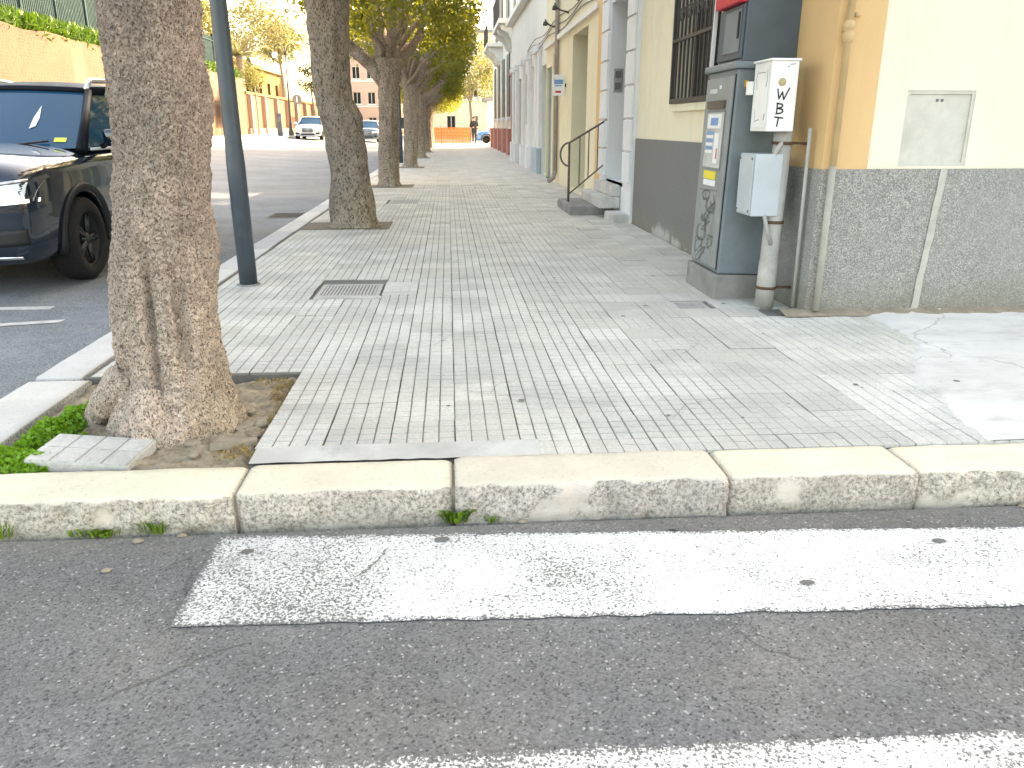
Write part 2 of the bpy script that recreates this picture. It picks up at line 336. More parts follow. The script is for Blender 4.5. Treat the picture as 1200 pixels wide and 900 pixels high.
n_ = NB('headlight_lit'); MT['lit'] = n_.out((.9, .95, 1, 1), .2, Emission_Color=(.9, .97, 1, 1), Emission_Strength=.35)

# ------------------------------------------------------------------ mesh helpers
class MB:
    def __init__(s): s.v = []; s.f = []; s.mi = []
    def add(s, vs, fs, m=0):
        o = len(s.v); s.v.extend(tuple(v) for v in vs)
        for f in fs: s.f.append(tuple(i + o for i in f)); s.mi.append(m)
        return s
    def quad(s, a, b, c, d, m=0): return s.add([a, b, c, d], [(0, 1, 2, 3)], m)
    def box(s, x0, x1, y0, y1, z0, z1, m=0, b=0):
        if b <= 0:
            return s.add([(x0, y0, z0), (x1, y0, z0), (x1, y1, z0), (x0, y1, z0), (x0, y0, z1), (x1, y0, z1), (x1, y1, z1), (x0, y1, z1)],
                         [(0, 3, 2, 1), (4, 5, 6, 7), (0, 1, 5, 4), (1, 2, 6, 5), (2, 3, 7, 6), (3, 0, 4, 7)], m)
        bm = bmesh.new(); r = bmesh.ops.create_cube(bm, size=1)
        for v in bm.verts: v.co = Vector(((x0 + x1) / 2 + v.co.x * (x1 - x0), (y0 + y1) / 2 + v.co.y * (y1 - y0), (z0 + z1) / 2 + v.co.z * (z1 - z0)))
        bmesh.ops.bevel(bm, geom=bm.edges[:], offset=b, segments=2, profile=.6, affect='EDGES')
        bm.verts.ensure_lookup_table(); s.add([v.co[:] for v in bm.verts], [[v.index for v in f.verts] for f in bm.faces], m); bm.free()
        return s
    def tube(s, pts, rad, n=10, m=0, cap=True):
        pts = [Vector(p) for p in pts]; k = len(pts)
        if not hasattr(rad, '__len__'): rad = [rad] * k
        vs = []; fs = []; ref = None
        for i, p in enumerate(pts):
            t = (pts[min(i + 1, k - 1)] - pts[max(i - 1, 0)]).normalized()
            if ref is None: ref = Vector((1, 0, 0)) if abs(t.x) < .8 else Vector((0, 1, 0))
            a = t.cross(ref).normalized(); b = t.cross(a).normalized(); ref = -t.cross(a).cross(t) if False else ref
            for j in range(n):
                an = 2 * math.pi * j / n; vs.append(p + (a * math.cos(an) + b * math.sin(an)) * rad[i])
        for i in range(k - 1):
            for j in range(n): fs.append((i * n + j, i * n + (j + 1) % n, (i + 1) * n + (j + 1) % n, (i + 1) * n + j))
        if cap: fs.append(tuple(range(n - 1, -1, -1))); fs.append(tuple((k - 1) * n + j for j in range(n)))
        return s.add(vs, fs, m)
    def ribbon(s, pts, wd, axis, off, m=0):
        """flat stroke on a plane; pts are (u,v); axis 'x' plane X=off (u=Y), 'y' plane Y=off (u=X)"""
        P = [Vector((p[0], p[1])) for p in pts]
        for a, b in zip(P[:-1], P[1:]):
            d = (b - a).normalized(); nrm = Vector((-d.y, d.x)) * wd / 2; a2 = a - d * wd * .35; b2 = b + d * wd * .35
            q = [a2 + nrm, b2 + nrm, b2 - nrm, a2 - nrm]
            s.quad(*[((off, t.x, t.y) if axis == 'x' else (t.x, off, t.y)) for t in q], m)
        return s
    def lathe(s, prof, n=24, c=(0, 0, 0), axis='z', m=0):
        vs = []; fs = []; k = len(prof)
        for r, h in prof:
            for j in range(n):
                a = 2 * math.pi * j / n; u, v = r * math.cos(a), r * math.sin(a)
                vs.append({'z': (c[0] + u, c[1] + v, c[2] + h), 'x': (c[0] + h, c[1] + u, c[2] + v), 'y': (c[0] + v, c[1] + h, c[2] + u)}[axis])
        for i in range(k - 1):
            for j in range(n): fs.append((i * n + j, i * n + (j + 1) % n, (i + 1) * n + (j + 1) % n, (i + 1) * n + j))
        return s.add(vs, fs, m)
    def mesh(s, name, mats, smooth=False):
        me = bpy.data.meshes.new(name); me.from_pydata(s.v, [], s.f)
        for m in (mats if isinstance(mats, (list, tuple)) else [mats]): me.materials.append(MT[m] if isinstance(m, str) else m)
        if any(s.mi): me.polygons.foreach_set('material_index', s.mi)
        if smooth: me.polygons.foreach_set('use_smooth', [True] * len(s.f))
        me.update(); return me
    def build(s, name, mats, parent=None, smooth=False, loc=None):
        return obj(name, s.mesh(name, mats, smooth), parent, loc)
def obj(name, me, parent=None, loc=None):
    o = bpy.data.objects.new(name, me); COL.objects.link(o)
    if loc is not None: o.location = loc
    if parent is not None: o.parent = parent
    return o
def tag(o, label=None, cat=None, group=None, kind=None):
    for k, v in (('label', label), ('category', cat), ('group', group), ('kind', kind)):
        if v: o[k] = v
    return o
def thing(name, label, cat, loc=(0, 0, 0), group=None, rz=0):
    o = obj(name, None, None, loc); o.rotation_euler = (0, 0, rz); return tag(o, label, cat, group)
def fixn(me):
    bm = bmesh.new(); bm.from_mesh(me); bmesh.ops.recalc_face_normals(bm, faces=bm.faces); bm.to_mesh(me); bm.free(); return me
def N3(p, s): return noise.noise(Vector(p) * s)
def sstep(x, a, b):
    t = min(1, max(0, (x - a) / (b - a))); return t * t * (3 - 2 * t)
def B(*a, **k): return MB().box(*a, **k)

# ================================================================== GROUND
KX0, KX1 = -2.02, -1.78       # street kerb
FX = 2.28                     # facade line
PY0, PY1 = 2.46, 2.71         # kerb along the crossing
RZ = -.13
def road_z(x, y):
    k = min(1, max(0, (-3.2 - x) / 7)); return RZ + k * (.12 + .43 * sstep(y, 10, 55))
def grid_mesh(xs, ys, zf):
    mb = MB(); nx = len(xs); vs = [(x, y, zf(x, y)) for y in ys for x in xs]
    fs = [(j * nx + i, j * nx + i + 1, (j + 1) * nx + i + 1, (j + 1) * nx + i) for j in range(len(ys) - 1) for i in range(nx - 1)]
    return mb.add(vs, fs)
FAR_K = -10.2
tag(grid_mesh([-400, -60, -30], [-60, 20, 120, 900], lambda x, y: -.3).build('ground', 'concrete_mid'), kind='structure')
mb = grid_mesh(list(np.linspace(FAR_K, -2.06, 24)), list(np.linspace(-12, 140, 90)), road_z)
x_cross = list(np.linspace(-2.06, 16, 10)); mb2 = grid_mesh(x_cross, list(np.linspace(-12, 2.43, 8)), lambda x, y: RZ)
mb.add(mb2.v, mb2.f)
mb.mi = [0] * (len(mb.f) - len(mb2.f)) + [1] * len(mb2.f)
road = tag(mb.build('road', ['asphalt_old', 'asphalt'], smooth=True), kind='structure')
mb = grid_mesh([-2.3, 60, 400], [60.02, 140, 900], lambda x, y: -.02); tag(mb.build('far_square', 'concrete_mid'), kind='structure')
# far pavement
fp = grid_mesh([FAR_K - .02, FAR_K - .25, -15.2], list(np.linspace(-12, 140, 60)), lambda x, y: road_z(FAR_K, y) + .12)
yy = list(np.linspace(-12, 140, 60))
for a, b in zip(yy[:-1], yy[1:]):
    fp.quad((FAR_K - .02, a, road_z(FAR_K, a) - .05), (FAR_K - .02, b, road_z(FAR_K, b) - .05), (FAR_K - .02, b, road_z(FAR_K, b) + .12), (FAR_K - .02, a, road_z(FAR_K, a) + .12))
tag(fixn(fp.mesh('far_pavement', 'concrete')) and obj('far_pavement', fp.mesh('far_pavement', 'concrete')), kind='structure')

# zebra stripes: ragged sheets 4 mm over the asphalt
def stripe(x0, x1, y0a, y0b, y1a, y1b, matn, seed, name, label):
    n = 260; top = []; bot = []
    for i in range(n + 1):
        t = i / n; x = x0 + (x1 - x0) * t
        top.append((x - .0, y1a + (y1b - y1a) * t + .010 * noise.noise(Vector((x * 14, seed, 0))) + .006 * noise.noise(Vector((x * 60, seed, 3))), RZ + .004))
        bot.append((x + .04 * 0, y0a + (y0b - y0a) * t + .008 * noise.noise(Vector((x * 14, seed, 9))) + .005 * noise.noise(Vector((x * 60, seed, 7))), RZ + .004))
    mb = MB(); W = [0, .05, .5, .95, 1]; rows = []
    for t in W: rows += [tuple(bot[i][k] + (top[i][k] - bot[i][k]) * t for k in range(3)) for i in range(n + 1)]
    mb.add(rows, [(q * (n + 1) + i, q * (n + 1) + i + 1, (q + 1) * (n + 1) + i + 1, (q + 1) * (n + 1) + i) for q in range(4) for i in range(n)])
    o = mb.build(name, matn, road); at = o.data.attributes.new('edge', 'FLOAT', 'POINT')
    at.data.foreach_set('value', [(0. if q in (0, 4) or i == 0 else 1.) for q in range(5) for i in range(n + 1)])
    return tag(o, label)
stripe(-.775, 6, 1.912, 1.68, 2.41, 2.06, 'zebra', 1.3, 'zebra_stripe', 'white crossing stripe next to the kerb')
stripe(-.68, 6, .88, .76, 1.41, 1.27, 'zebra_worn', 5.1, 'zebra_stripe', 'white crossing stripe farther from the kerb')
B(-5.2, -2.95, 6.02, 6.11, RZ, RZ + .004).build('bay_line', 'bay_paint', road)
mb = MB(); mb.quad((-5.2, 5.05, RZ + .004), (-5.2, 4.93, RZ + .004), (-2.68, 5.57, RZ + .004), (-2.68, 5.66, RZ + .004)); o = mb.build('bay_line', 'bay_paint', road)
fixn(o.data)
for x, y, s in [(-.66, 2.30, .016), (1.02, 1.99, .017), (-.05, 2.33, .02), (.72, 2.35, .014), (1.55, 2.2, .018)]:
    mb = MB(); mb.add([(x + s * math.cos(a) * 1.3, y + s * math.sin(a) * .8, RZ + .0075) for a in np.linspace(0, 6.28, 11)[:-1]], [tuple(range(10))]); mb.build('gum_spot', 'castiron', road)
# thin cracks in the asphalt (narrow dark strips, open joints)
def crack(pts, wd, z=RZ + .009, parent=road):
    mb = MB(); P = [];
    for a, b in zip(pts[:-1], pts[1:]):
        for t in np.linspace(0, 1, 9)[:-1]: P.append((a[0] + (b[0] - a[0]) * t + .012 * noise.noise(Vector((a[0] * 7 + t * 9, b[1] * 5, 2))), a[1] + (b[1] - a[1]) * t + .012 * noise.noise(Vector((a[0] * 7 + t * 9, b[1] * 5, 8)))))
    P.append(pts[-1])
    for i, (a, b) in enumerate(zip(P[:-1], P[1:])):
        d = Vector((b[0] - a[0], b[1] - a[1])).normalized(); nx, ny = -d.y, d.x; w0 = wd * (.4 + .6 * abs(math.sin(i * 1.7))); 
        mb.quad((a[0] - nx * w0, a[1] - ny * w0, z), (b[0] - nx * w0, b[1] - ny * w0, z), (b[0] + nx * w0, b[1] + ny * w0, z), (a[0] + nx * w0, a[1] + ny * w0, z))
    return fixn(mb.mesh('crack', 'seam')) and mb.build('crack', 'bed', parent)
crack([(-.30, 2.12), (-.25, 2.2), (-.22, 2.28)], .003)
crack([(-.86, 1.62), (-.74, 1.70), (-.62, 1.80), (-.55, 1.83)], .0028, RZ + .003)
crack([(-.9, 2.22), (-.82, 2.30)], .003, RZ + .003)

# ------------------------------------------------------------------ kerbs
kerb = tag(obj('kerb', None), kind='structure')
def kerb_stone(x0, x1, y0, y1, z0, z1, matn, seed, rough=.006, face='-y', res=.02):
    """rounded rectangular bar as rings along its length, then roughened"""
    L = (x1 - x0) if face == '-y' else (y1 - y0); Wd = (y1 - y0) if face == '-y' else (x1 - x0)
    nL = max(8, int(L / res)); prof = []; r = .016
    pts = [(0, z0)] + [(0, z0 + (z1 - r - z0) * t) for t in np.linspace(.18, 1, 6)]
    pts += [(r - r * math.cos(a), z1 - r + r * math.sin(a)) for a in np.linspace(.4, math.pi / 2, 4)]
    pts += [(r + (Wd - r) * t, z1) for t in np.linspace(.15, .97, 7)] + [(Wd, z1 - .006), (Wd, z0)]
    vs = []; k = len(pts)
    for i in range(nL + 1):
        t = i / nL; u = t * L; e = min(u, L - u); sq = .010 * math.exp(-e / .012)
        for (d, z) in pts:
            px = (x0 + u, y0 + d, z) if face == '-y' else (x0 + d, y0 + u, z)
            q = Vector(px) * 1.0 + Vector((seed * 3.1, seed, 0)); front = math.exp(-d / .02)
            a = rough * (noise.fractal(q * 16, 1, 2, 4) * (.35 + 1.3 * front) + .8 * noise.noise(q * 4))
            hh = (1 if z > z0 + .01 else 0)
            dz = -sq * hh + a * .45 * hh * (1 if d > .03 else .25); dd = a * 1.3 * front + sq * front
            x, y, zz = px
            if face == '-y': y += dd
            else: x += dd
            vs.append((x, y, zz + dz))
    fs = [(i * k + j, (i + 1) * k + j, (i + 1) * k + j + 1, i * k + j + 1) for i in range(nL) for j in range(k - 1)]
    fs += [tuple(range(k - 1, -1, -1)), tuple(nL * k + j for j in range(k))]
    mb = MB(); mb.add(vs, fs); me = mb.mesh('kerb_stone', matn, True); fixn(me)
    return obj('kerb_stone', me, kerb)
kj = [-2.0, -.735, -.01, .94, 1.625, 2.5, 3.4, 4.4, 5.5, 6.6]
for i in range(len(kj) - 1):
    dz = [-.008, -.004, .005, .0, -.007, .002, 0, 0, 0][i]
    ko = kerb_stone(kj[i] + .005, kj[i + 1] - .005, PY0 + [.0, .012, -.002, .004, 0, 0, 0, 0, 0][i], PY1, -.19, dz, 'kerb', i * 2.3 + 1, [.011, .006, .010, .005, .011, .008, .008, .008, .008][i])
y = 2.47; i = 0
while y < 60:
    L = [1.35, 1.02, 1.15, .95, 1.25][i % 5]
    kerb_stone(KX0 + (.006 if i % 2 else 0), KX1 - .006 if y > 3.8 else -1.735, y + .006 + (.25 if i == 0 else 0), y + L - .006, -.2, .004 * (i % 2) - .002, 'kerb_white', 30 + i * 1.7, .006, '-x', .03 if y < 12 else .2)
    y += L; i += 1
B(KX0 + .012, -1.79, 2.475, 59.9, -.3, -.03).build('kerb_bed', 'bed', kerb)
B(-1.99, 6.6, PY0 + .03, PY1 - .004, -.3, -.02).build('kerb_bed', 'stone', kerb)

# ------------------------------------------------------------------ pavement of grooved cement tiles
PIT = (-1.72, -.745, 2.71, 3.85)
TP = .25
walk = tag(obj('pavement', None), kind='structure')
mb = MB()
def slab(x0, x1, y0, y1): mb.box(x0, x1, y0, y1, -.3, -.014)
slab(PIT[1] + .004, 2.76, 2.712, PIT[3] - .0005); slab(-1.785, FX + .6, PIT[3] + .001, 60)
mb.build('mortar_bed', 'bed', walk)
B(2.0, 9, 2.7125, 4.9, -.3, -.0115).build('apron_bed', 'concrete_mid', walk)
def tile_mesh(name, mats, depth, gw, seed, pad_tilt=.0006, gy=.0046):
    rg = random.Random(seed); mb = MB(); S = .2465; h = S / 2; n = 4; c = S / n; t = .03
    # body: sides + groove floor
    mb.add([(-h, -h, -depth), (h, -h, -depth), (h, h, -depth), (-h, h, -depth)], [(0, 1, 2, 3)], 1)
    b = -.03
    mb.add([(-h, -h, -depth), (h, -h, -depth), (h, h, -depth), (-h, h, -depth), (-h, -h, b), (h, -h, b), (h, h, b), (-h, h, b)], [(0, 4, 5, 1), (1, 5, 6, 2), (2, 6, 7, 3), (3, 7, 4, 0)], 1)
    for i in range(n):
        for j in range(n):
            x0, x1 = -h + i * c, -h + (i + 1) * c; y0, y1 = -h + j * c, -h + (j + 1) * c
            g = gw / 2
            a0 = x0 + (g if i else .0005); a1 = x1 - (g if i < n - 1 else .0005); b0 = y0 + (gy / 2 if j else -.0008); b1 = y1 - (gy / 2 if j < n - 1 else -.0008)
            r = .0016 if depth > .002 else .0008
            zz = [rg.uniform(-pad_tilt, pad_tilt) for _ in range(4)]
            lo = [(a0, b0, -depth), (a1, b0, -depth), (a1, b1, -depth), (a0, b1, -depth)]
            up = [(a0 + r, b0 + r, zz[0]), (a1 - r, b0 + r, zz[1]), (a1 - r, b1 - r, zz[2]), (a0 + r, b1 - r, zz[3])]
            mb.add(lo + up, [(4, 5, 6, 7), (0, 1, 5, 4), (1, 2, 6, 5), (2, 3, 7, 6), (3, 0, 4, 7)])
    return mb.mesh(name, mats), mb
TV = {'deep': [tile_mesh('paving_tile', ['tile', 'groove'], .0042, .0050, s, gy=.0080) for s in range(3)],
      'worn': [tile_mesh('paving_tile', ['tile_worn', 'groove_worn'], .0014, .004, 10 + s) for s in range(2)],
      'mid': [tile_mesh('paving_tile', ['tile', 'groove'], .0028, .0042, 20 + s, gy=.0065) for s in range(2)],
      'light': [tile_mesh('paving_tile', ['tile_light', 'groove_worn'], .003, .005, 30 + s, gy=.0065) for s in range(2)],
      'flat': [(lambda m: (m.mesh('paving_tile', ['tile_worn']), m))(B(-.1232, .1232, -.1232, .1232, -.03, 0, b=.002))]}
def zone(x, y, rg):
    if y < 4.92 and 1.66 < x: return 'light'
    q = noise.noise(Vector((x * 1.1, y * .55, 3.3)))
    wv = x - .95 + q * .5 - (y - 3) * .06 * (1 if y < 10 else 0)
    if x > .85 and wv > .15: return rg.choice(['worn', 'worn', 'flat'])
    if wv > -.2: return rg.choice(['worn', 'mid'])
    return rg.choice(['deep', 'deep', 'deep', 'mid']) if q < .42 else rg.choice(['mid', 'worn'])
holes = [(-1.0, -.5, 5.68, 6.17), (-.98, -.45, 12.85, 13.6), (1.46, 1.72, 5.08, 5.35), (-1.72, -.72, 9.6, 10.35), (-1.72, -.72, 16.4, 17.2), (-1.72, -.72, 24.2, 25.0), (-1.7, -.7, 31.6, 32.4), (-1.7, -.7, 38.6, 39.4), (-.5, -.25, 5.6, 6.15)]
holes = holes[:-1]
def inhole(x, y): return any(a - .06 < x < b + .06 and c - .06 < y < d + .06 for a, b, c, d in holes)
cells = []
rg = random.Random(3)
y = 2.72 + TP / 2 - .12
j = 0
while y < 17:
    i0 = -7
    for i in range(-7, 11):
        x = i * TP + TP / 2
        if x > (FX + .02 if y > 5 else 2.72): continue
        if PIT[0] - .1 < x < PIT[1] + .02 and y < PIT[3]: continue
        if x < -1.76: continue
        if y > 4.75 and y < 5.1 and x > 2.1: continue
        if inhole(x, y): continue
        if y - TP / 2 < 2.71: continue
        cells.append((x, y))
    y += TP; j += 1
def tile_xform(x, y):
    r = random.Random(int(x * 977 + y * 7919)); return r, x + r.uniform(-.001, .001), y + r.uniform(-.0015, .0015), r.uniform(-.0026, .0022), r.uniform(-.006, .006)
stuff = {k: MB() for k in ('deep', 'worn', 'mid', 'light', 'flat')}
for idx, (x, y) in enumerate(cells):
    r, px, py, pz, rz = tile_xform(x, y); zn = zone(x, y, r); me, m = r.choice(TV[zn])
    if idx < 296:
        o = obj('paving_tile', me, walk, (px, py, pz)); o.rotation_euler = (r.uniform(-.008, .008), r.uniform(-.008, .008), rz + r.choice((0, math.pi)))
    else:
        stuff[zn].add([(vx + px, vy + py, vz + pz) for vx, vy, vz in m.v], m.f)
        if zn != 'flat': stuff[zn].mi[-len(m.f):] = m.mi
for k, m in stuff.items():
    if m.v: tag(m.build('paving_field', {'deep': ['tile', 'groove'], 'worn': ['tile_worn', 'groove_worn'], 'mid': ['tile', 'groove'], 'light': ['tile_light', 'groove_worn'], 'flat': ['tile_worn']}[k], walk), kind='stuff')
for i in range(-3, 9):
    x = i * TP + TP / 2
    if x < .33: continue
    r = random.Random(i * 31); q = MB(); mt_ = 'tile' if x < .9 else ('tile_worn' if x < 1.66 else 'tile_light')
    for c4 in range(4):
        for (ya, yb) in ((2.716, 2.785), (2.788, 2.845)):
            xa = x - .1235 + c4 * .0618; q.box(xa + .002, xa + .0605, ya, yb, -.03, r.uniform(-.001, .0008), b=.0015)
    q.build('paving_tile', mt_, walk)
lastY = cells[-1][1] + TP / 2
mb = MB(); mb.box(-1.775, 3.0, lastY + .004, 60, -.02, 0); mb.build('far_paving', 'tile_far', walk)
# strip of tiles cut against the front kerb, mortar strip, concrete apron round the corner
firstY = min(c[1] for c in cells) - TP / 2
m = MB(); 
mm = MB()
for i in range(61):
    x = -.742 + 1.06 * i / 60
    mm.v += [(x, 2.715 + .006 * N3((x, 1, 0), 12), -.001 + .002 * N3((x, 2, 0), 20)), (x, 2.78, .001 + .002 * N3((x, 5, 0), 20)), (x, 2.862 + .008 * N3((x, 4, 0), 15), .0022)]
for i in range(60):
    for k in (0, 1): mm.f.append((3 * i + k, 3 * i + 3 + k, 3 * i + 4 + k, 3 * i + 1 + k)); mm.mi.append(0)
mm.build('mortar_strip', 'concrete_mid', walk, True)
def apron_left(y): return 2.03 + .16 * sstep(y, 2.8, 3.5) + .42 * sstep(y, 3.4, 4.4) + .03 * N3((y, 3, 0), 5) + .02 * N3((y, 8, 0), 17)
apron = MB(); na, nb2 = 70, 60
for j in range(nb2 + 1):
    y = 2.715 + (4.93 - 2.715) * j / nb2; xl = apron_left(y)
    for i in range(na + 1):
        u = (i / na) ** 2; x = xl + (9 - xl) * u; e = min(1, (x - xl) / .05); apron.v.append((x, y, -.004 + .0095 * sstep(e, 0, 1) + .003 * N3((x, y, 0), 1.5) + .02 * sstep(y, 4.78, 4.93)))
for j in range(nb2):
    for i in range(na): apron.f.append((j * (na + 1) + i, j * (na + 1) + i + 1, (j + 1) * (na + 1) + i + 1, (j + 1) * (na + 1) + i)); apron.mi.append(0)
apron.build('concrete_apron', 'apron', walk, True)
# small heap of dirt along the wall foot
dirt = MB(); 
for i in range(80):
    x = 2.1 + i * .05; dirt.v += [(x, 4.80 + .03 * N3((x, 0, 0), 6), .006), (x, 4.87, .022 + .008 * N3((x, 3, 0), 9)), (x, 4.93, .03)]
for i in range(79):
    for k in (0, 1): dirt.f.append((3 * i + k, 3 * i + 3 + k, 3 * i + 4 + k, 3 * i + 1 + k)); dirt.mi.append(0)
tag(dirt.build('wall_foot_dirt', 'stone', walk, True))

rgg = random.Random(77)
for k in range(26):
    x, y, r_ = rgg.uniform(-.6, 2.4), rgg.uniform(2.9, 7.5), rgg.uniform(.007, .016)
    if inhole(x, y) or (x > 2.0 and y > 4.6): continue
    q = MB(); q.add([(x + r_ * math.cos(a) * (1 + .3 * N3((math.cos(a), k, 0), 2)), y + r_ * math.sin(a) * (1 + .3 * N3((math.sin(a), k, 0), 2)), .0052) for a in np.linspace(0, 6.283, 13)[:-1]], [tuple(range(12))]); q.build('gum_spot', 'castiron', walk)
for pts in ([(.02, 3.50), (.16, 3.42), (.30, 3.40), (.52, 3.30), (.70, 3.22)], [(.16, 3.42), (.20, 3.56), (.31, 3.63)], [(.9, 3.05), (1.0, 3.22), (1.22, 3.30)], [(-.3, 4.2), (-.1, 4.3), (.0, 4.55)], [(1.2, 4.0), (1.35, 4.2), (1.3, 4.5)]): crack(pts, .0015, .0035, walk)
def grate(x0, x1, y0, y1, label, nb=14, dark='castiron'):
    t = thing('drain_grate', label, 'drain grate', ((x0 + x1) / 2, (y0 + y1) / 2, -.012)); hx, hy = (x1 - x0) / 2, (y1 - y0) / 2
    m = MB(); f = .03
    m.box(-hx, hx, -hy, -hy + f, -.02, .012); m.box(-hx, hx, hy - f, hy, -.02, .012); m.box(-hx, -hx + f, -hy + f + .001, hy - f - .001, -.02, .0118); m.box(hx - f, hx, -hy + f + .001, hy - f - .001, -.02, .0118)
    m.build('frame', 'grate_iron', t); B(-hx + f, hx - f, -hy + f, hy - f, -.03, .003).build('pit', 'groove_dark', t)
    bw = (2 * hx - 2 * f) / nb
    bm_ = B(-bw * .3, bw * .3, -hy + f, hy - f, -.012, .010).mesh('bar', 'grate_iron')
    for k in range(nb): obj('bar', bm_, t, (-hx + f + bw * (k + .5), 0, 0))
    return t
grate(-.97, -.52, 5.70, 6.15, 'square cast iron grate in the pavement beside the lamp post', 16)
grate(-.96, -.47, 12.87, 13.57, 'worn iron grate in the pavement past the second trunk', 12)
grate(1.47, 1.71, 5.10, 5.33, 'small iron grate in the pavement in front of the grey cabinet', 9)
B(-.97, -.5, 5.62, 5.69, -.02, .0006).build('grate_mortar', 'concrete_mid', walk)
B(-.5, -.26, 5.72, 6.2, -.02, .0012).build('mortar_patch', 'concrete_mid', walk)
def road_grate():
    t = thing('gutter_grate', 'dark gutter grate in the road against the kerb', 'gutter grate', (-2.4, 12.5, RZ + .002))
    B(-.32, .32, -.36, .36, -.02, .004).build('frame', 'castiron', t)
    for k in range(7): B(-.27, .27, -.30 + k * .09, -.25 + k * .09, .004, .009).build('slot', 'seam', t)
road_grate()

# ================================================================== FACADES
def wall_panel(mb, axis, plane, u0, u1, z0, z1, openings, depth, sgn, mwall=0, mrev=0):
    """front quads round openings + reveals. axis 'x': plane X=plane, u=Y. sgn: direction into wall"""
    us = sorted({u0, u1, *[o[0] for o in openings], *[o[1] for o in openings]}); zs = sorted({z0, z1, *[o[2] for o in openings], *[o[3] for o in openings]})
    P = (lambda u, z, d=0: (plane + sgn * d, u, z)) if axis == 'x' else (lambda u, z, d=0: (u, plane + sgn * d, z))
    for a, b in zip(us[:-1], us[1:]):
        for c, d in zip(zs[:-1], zs[1:]):
            if any(o[0] - 1e-6 <= a and b <= o[1] + 1e-6 and o[2] - 1e-6 <= c and d <= o[3] + 1e-6 for o in openings): continue
            mb.quad(P(a, c), P(b, c), P(b, d), P(a, d), mwall)
    for a, b, c, d in openings:
        for q in ((a, c, a, d), (b, c, b, d), (a, c, b, c), (a, d, b, d)):
            mb.quad(P(q[0], q[1]), P(q[2], q[3]), P(q[2], q[3], depth), P(q[0], q[1], depth), mrev)
    return mb
def window(parent, axis, plane, sgn, a, b, c, d, depth, frame='whitepl', shutter=None):
    x = plane + sgn * depth
    fr = MB()
    def bx(u0, u1, z0, z1, d0, d1):
        p0, p1 = sorted((plane + sgn * d0, plane + sgn * d1))
        return (p0, p1, u0, u1, z0, z1) if axis == 'x' else (u0, u1, p0, p1, z0, z1)
    f = .06
    for q in ((a, a + f, c, d), (b - f, b, c, d), (a + f, b - f, c, c + f), (a + f, b - f, d - f, d), ((a + b) / 2 - .03, (a + b) / 2 + .03, c + f, d - f)): fr.box(*bx(*q, depth - .05, depth))
    o = fr.build('window', frame, parent)
    g = MB(); g.box(*bx(a, b, c, d, depth - .02, depth + .02)); g.build('pane', 'darkglass', o)
    if shutter:
        for s0, s1 in ((a, (a + b) / 2 - .004), ((a + b) / 2 + .004, b)):
            m = MB(); m.box(*bx(s0, s1, c, d, depth - .09, depth - .06)); z = c + .06
            while z < d - .06: m.box(*bx(s0 + .05, s1 - .05, z, z + .03, depth - .105, depth - .09)); z += .06
            m.build('shutter', shutter, o)
    return o
def upper_windows(u0, u1, zs, step, wd=1.0, hh=1.7):
    out = []; n = max(1, int((u1 - u0) / step)); 
    for k in range(n):
        c = u0 + (k + .5) * (u1 - u0) / n
        for z in zs: out.append((c - wd / 2, c + wd / 2, z, z + hh))
    return out
DEPTH = 11
# ---- corner building
cb = thing('corner_building', 'cream and orange corner building with a grey speckled plinth', 'building', (FX, 4.92, 0))
def part(m, name, mats, t, smooth=False):
    me = m.mesh(name, mats, smooth); me.transform(Matrix.Translation(-t.location)); return obj(name, fixn(me) if False else me, t)
HB = 9.0; CB1 = 10.02
PLZ = .90; PLZ2 = 1.01
ups = upper_windows(5.2, 12.2, (4.3,), 3.4)
m = MB()
win = (7.10, 8.36, 1.36, 3.0)
wall_panel(m, 'x', FX, 6.15, CB1, PLZ2, HB, [win] + [u for u in ups if u[0] > 6.2 and u[1] < 10], .22, 1)
part(m, 'street_wall', 'cream_side', cb)
m = MB(); wall_panel(m, 'x', FX - .012, 4.906, 6.15, PLZ, HB, [], .2, 1)
m.quad((FX - .012, 6.15, PLZ), (FX, 6.15, PLZ), (FX, 6.15, HB), (FX - .012, 6.15, HB))
m.quad((FX - .012, 4.906, PLZ), (2.555, 4.906, PLZ), (2.555, 4.906, HB), (FX - .012, 4.906, HB)); m.quad((2.555, 4.906, PLZ), (2.555, 4.92, PLZ), (2.555, 4.92, HB), (2.555, 4.906, HB))
part(m, 'corner_pilaster', 'orange', cb)
m = MB(); side_up = upper_windows(4, 13, (4.3,), 3)
hatch = (2.755, 3.185, .915, 1.355)
wall_panel(m, 'y', 4.92, 2.555, 14, PLZ, HB, side_up + [hatch], .2, 1); part(m, 'side_wall', 'cream', cb)
m = MB(); m.box(FX - .02, FX + .3, 4.9, 6.15, -.05, PLZ); m.box(FX + .3, 14, 4.90, 5.2, -.05, PLZ); part(m, 'plinth', 'dash', cb)
m = MB(); m.box(FX - .018, FX + .28, 6.151, CB1, -.05, PLZ2); part(m, 'plinth', 'dash_dark', cb)
m = MB(); m.box(FX + .3, 14, 5.2, 5.4, PLZ2 - .2, PLZ); m.quad((14, 4.92, 0), (14, 14, 0), (14, 14, HB), (14, 4.92, HB)); m.quad((FX, 4.92, HB), (14, 4.92, HB), (14, 12.4, HB), (FX, 12.4, HB)); part(m, 'roof', 'concrete_dark', cb)
m = MB(); m.box(FX - .35, 14.3, 4.6, 12.4, HB + .002, HB + .25); part(m, 'cornice', 'cream', cb)
m = MB(); m.box(FX + .5, FX + .55, 5.3, 12.4, PLZ2 + .1, HB - .05); part(m, 'inner_wall', 'seam', cb)
m = MB(); 
pts = [(2.985 + .006 * N3((z, 0, 0), 7), z) for z in np.linspace(.02, PLZ, 24)]
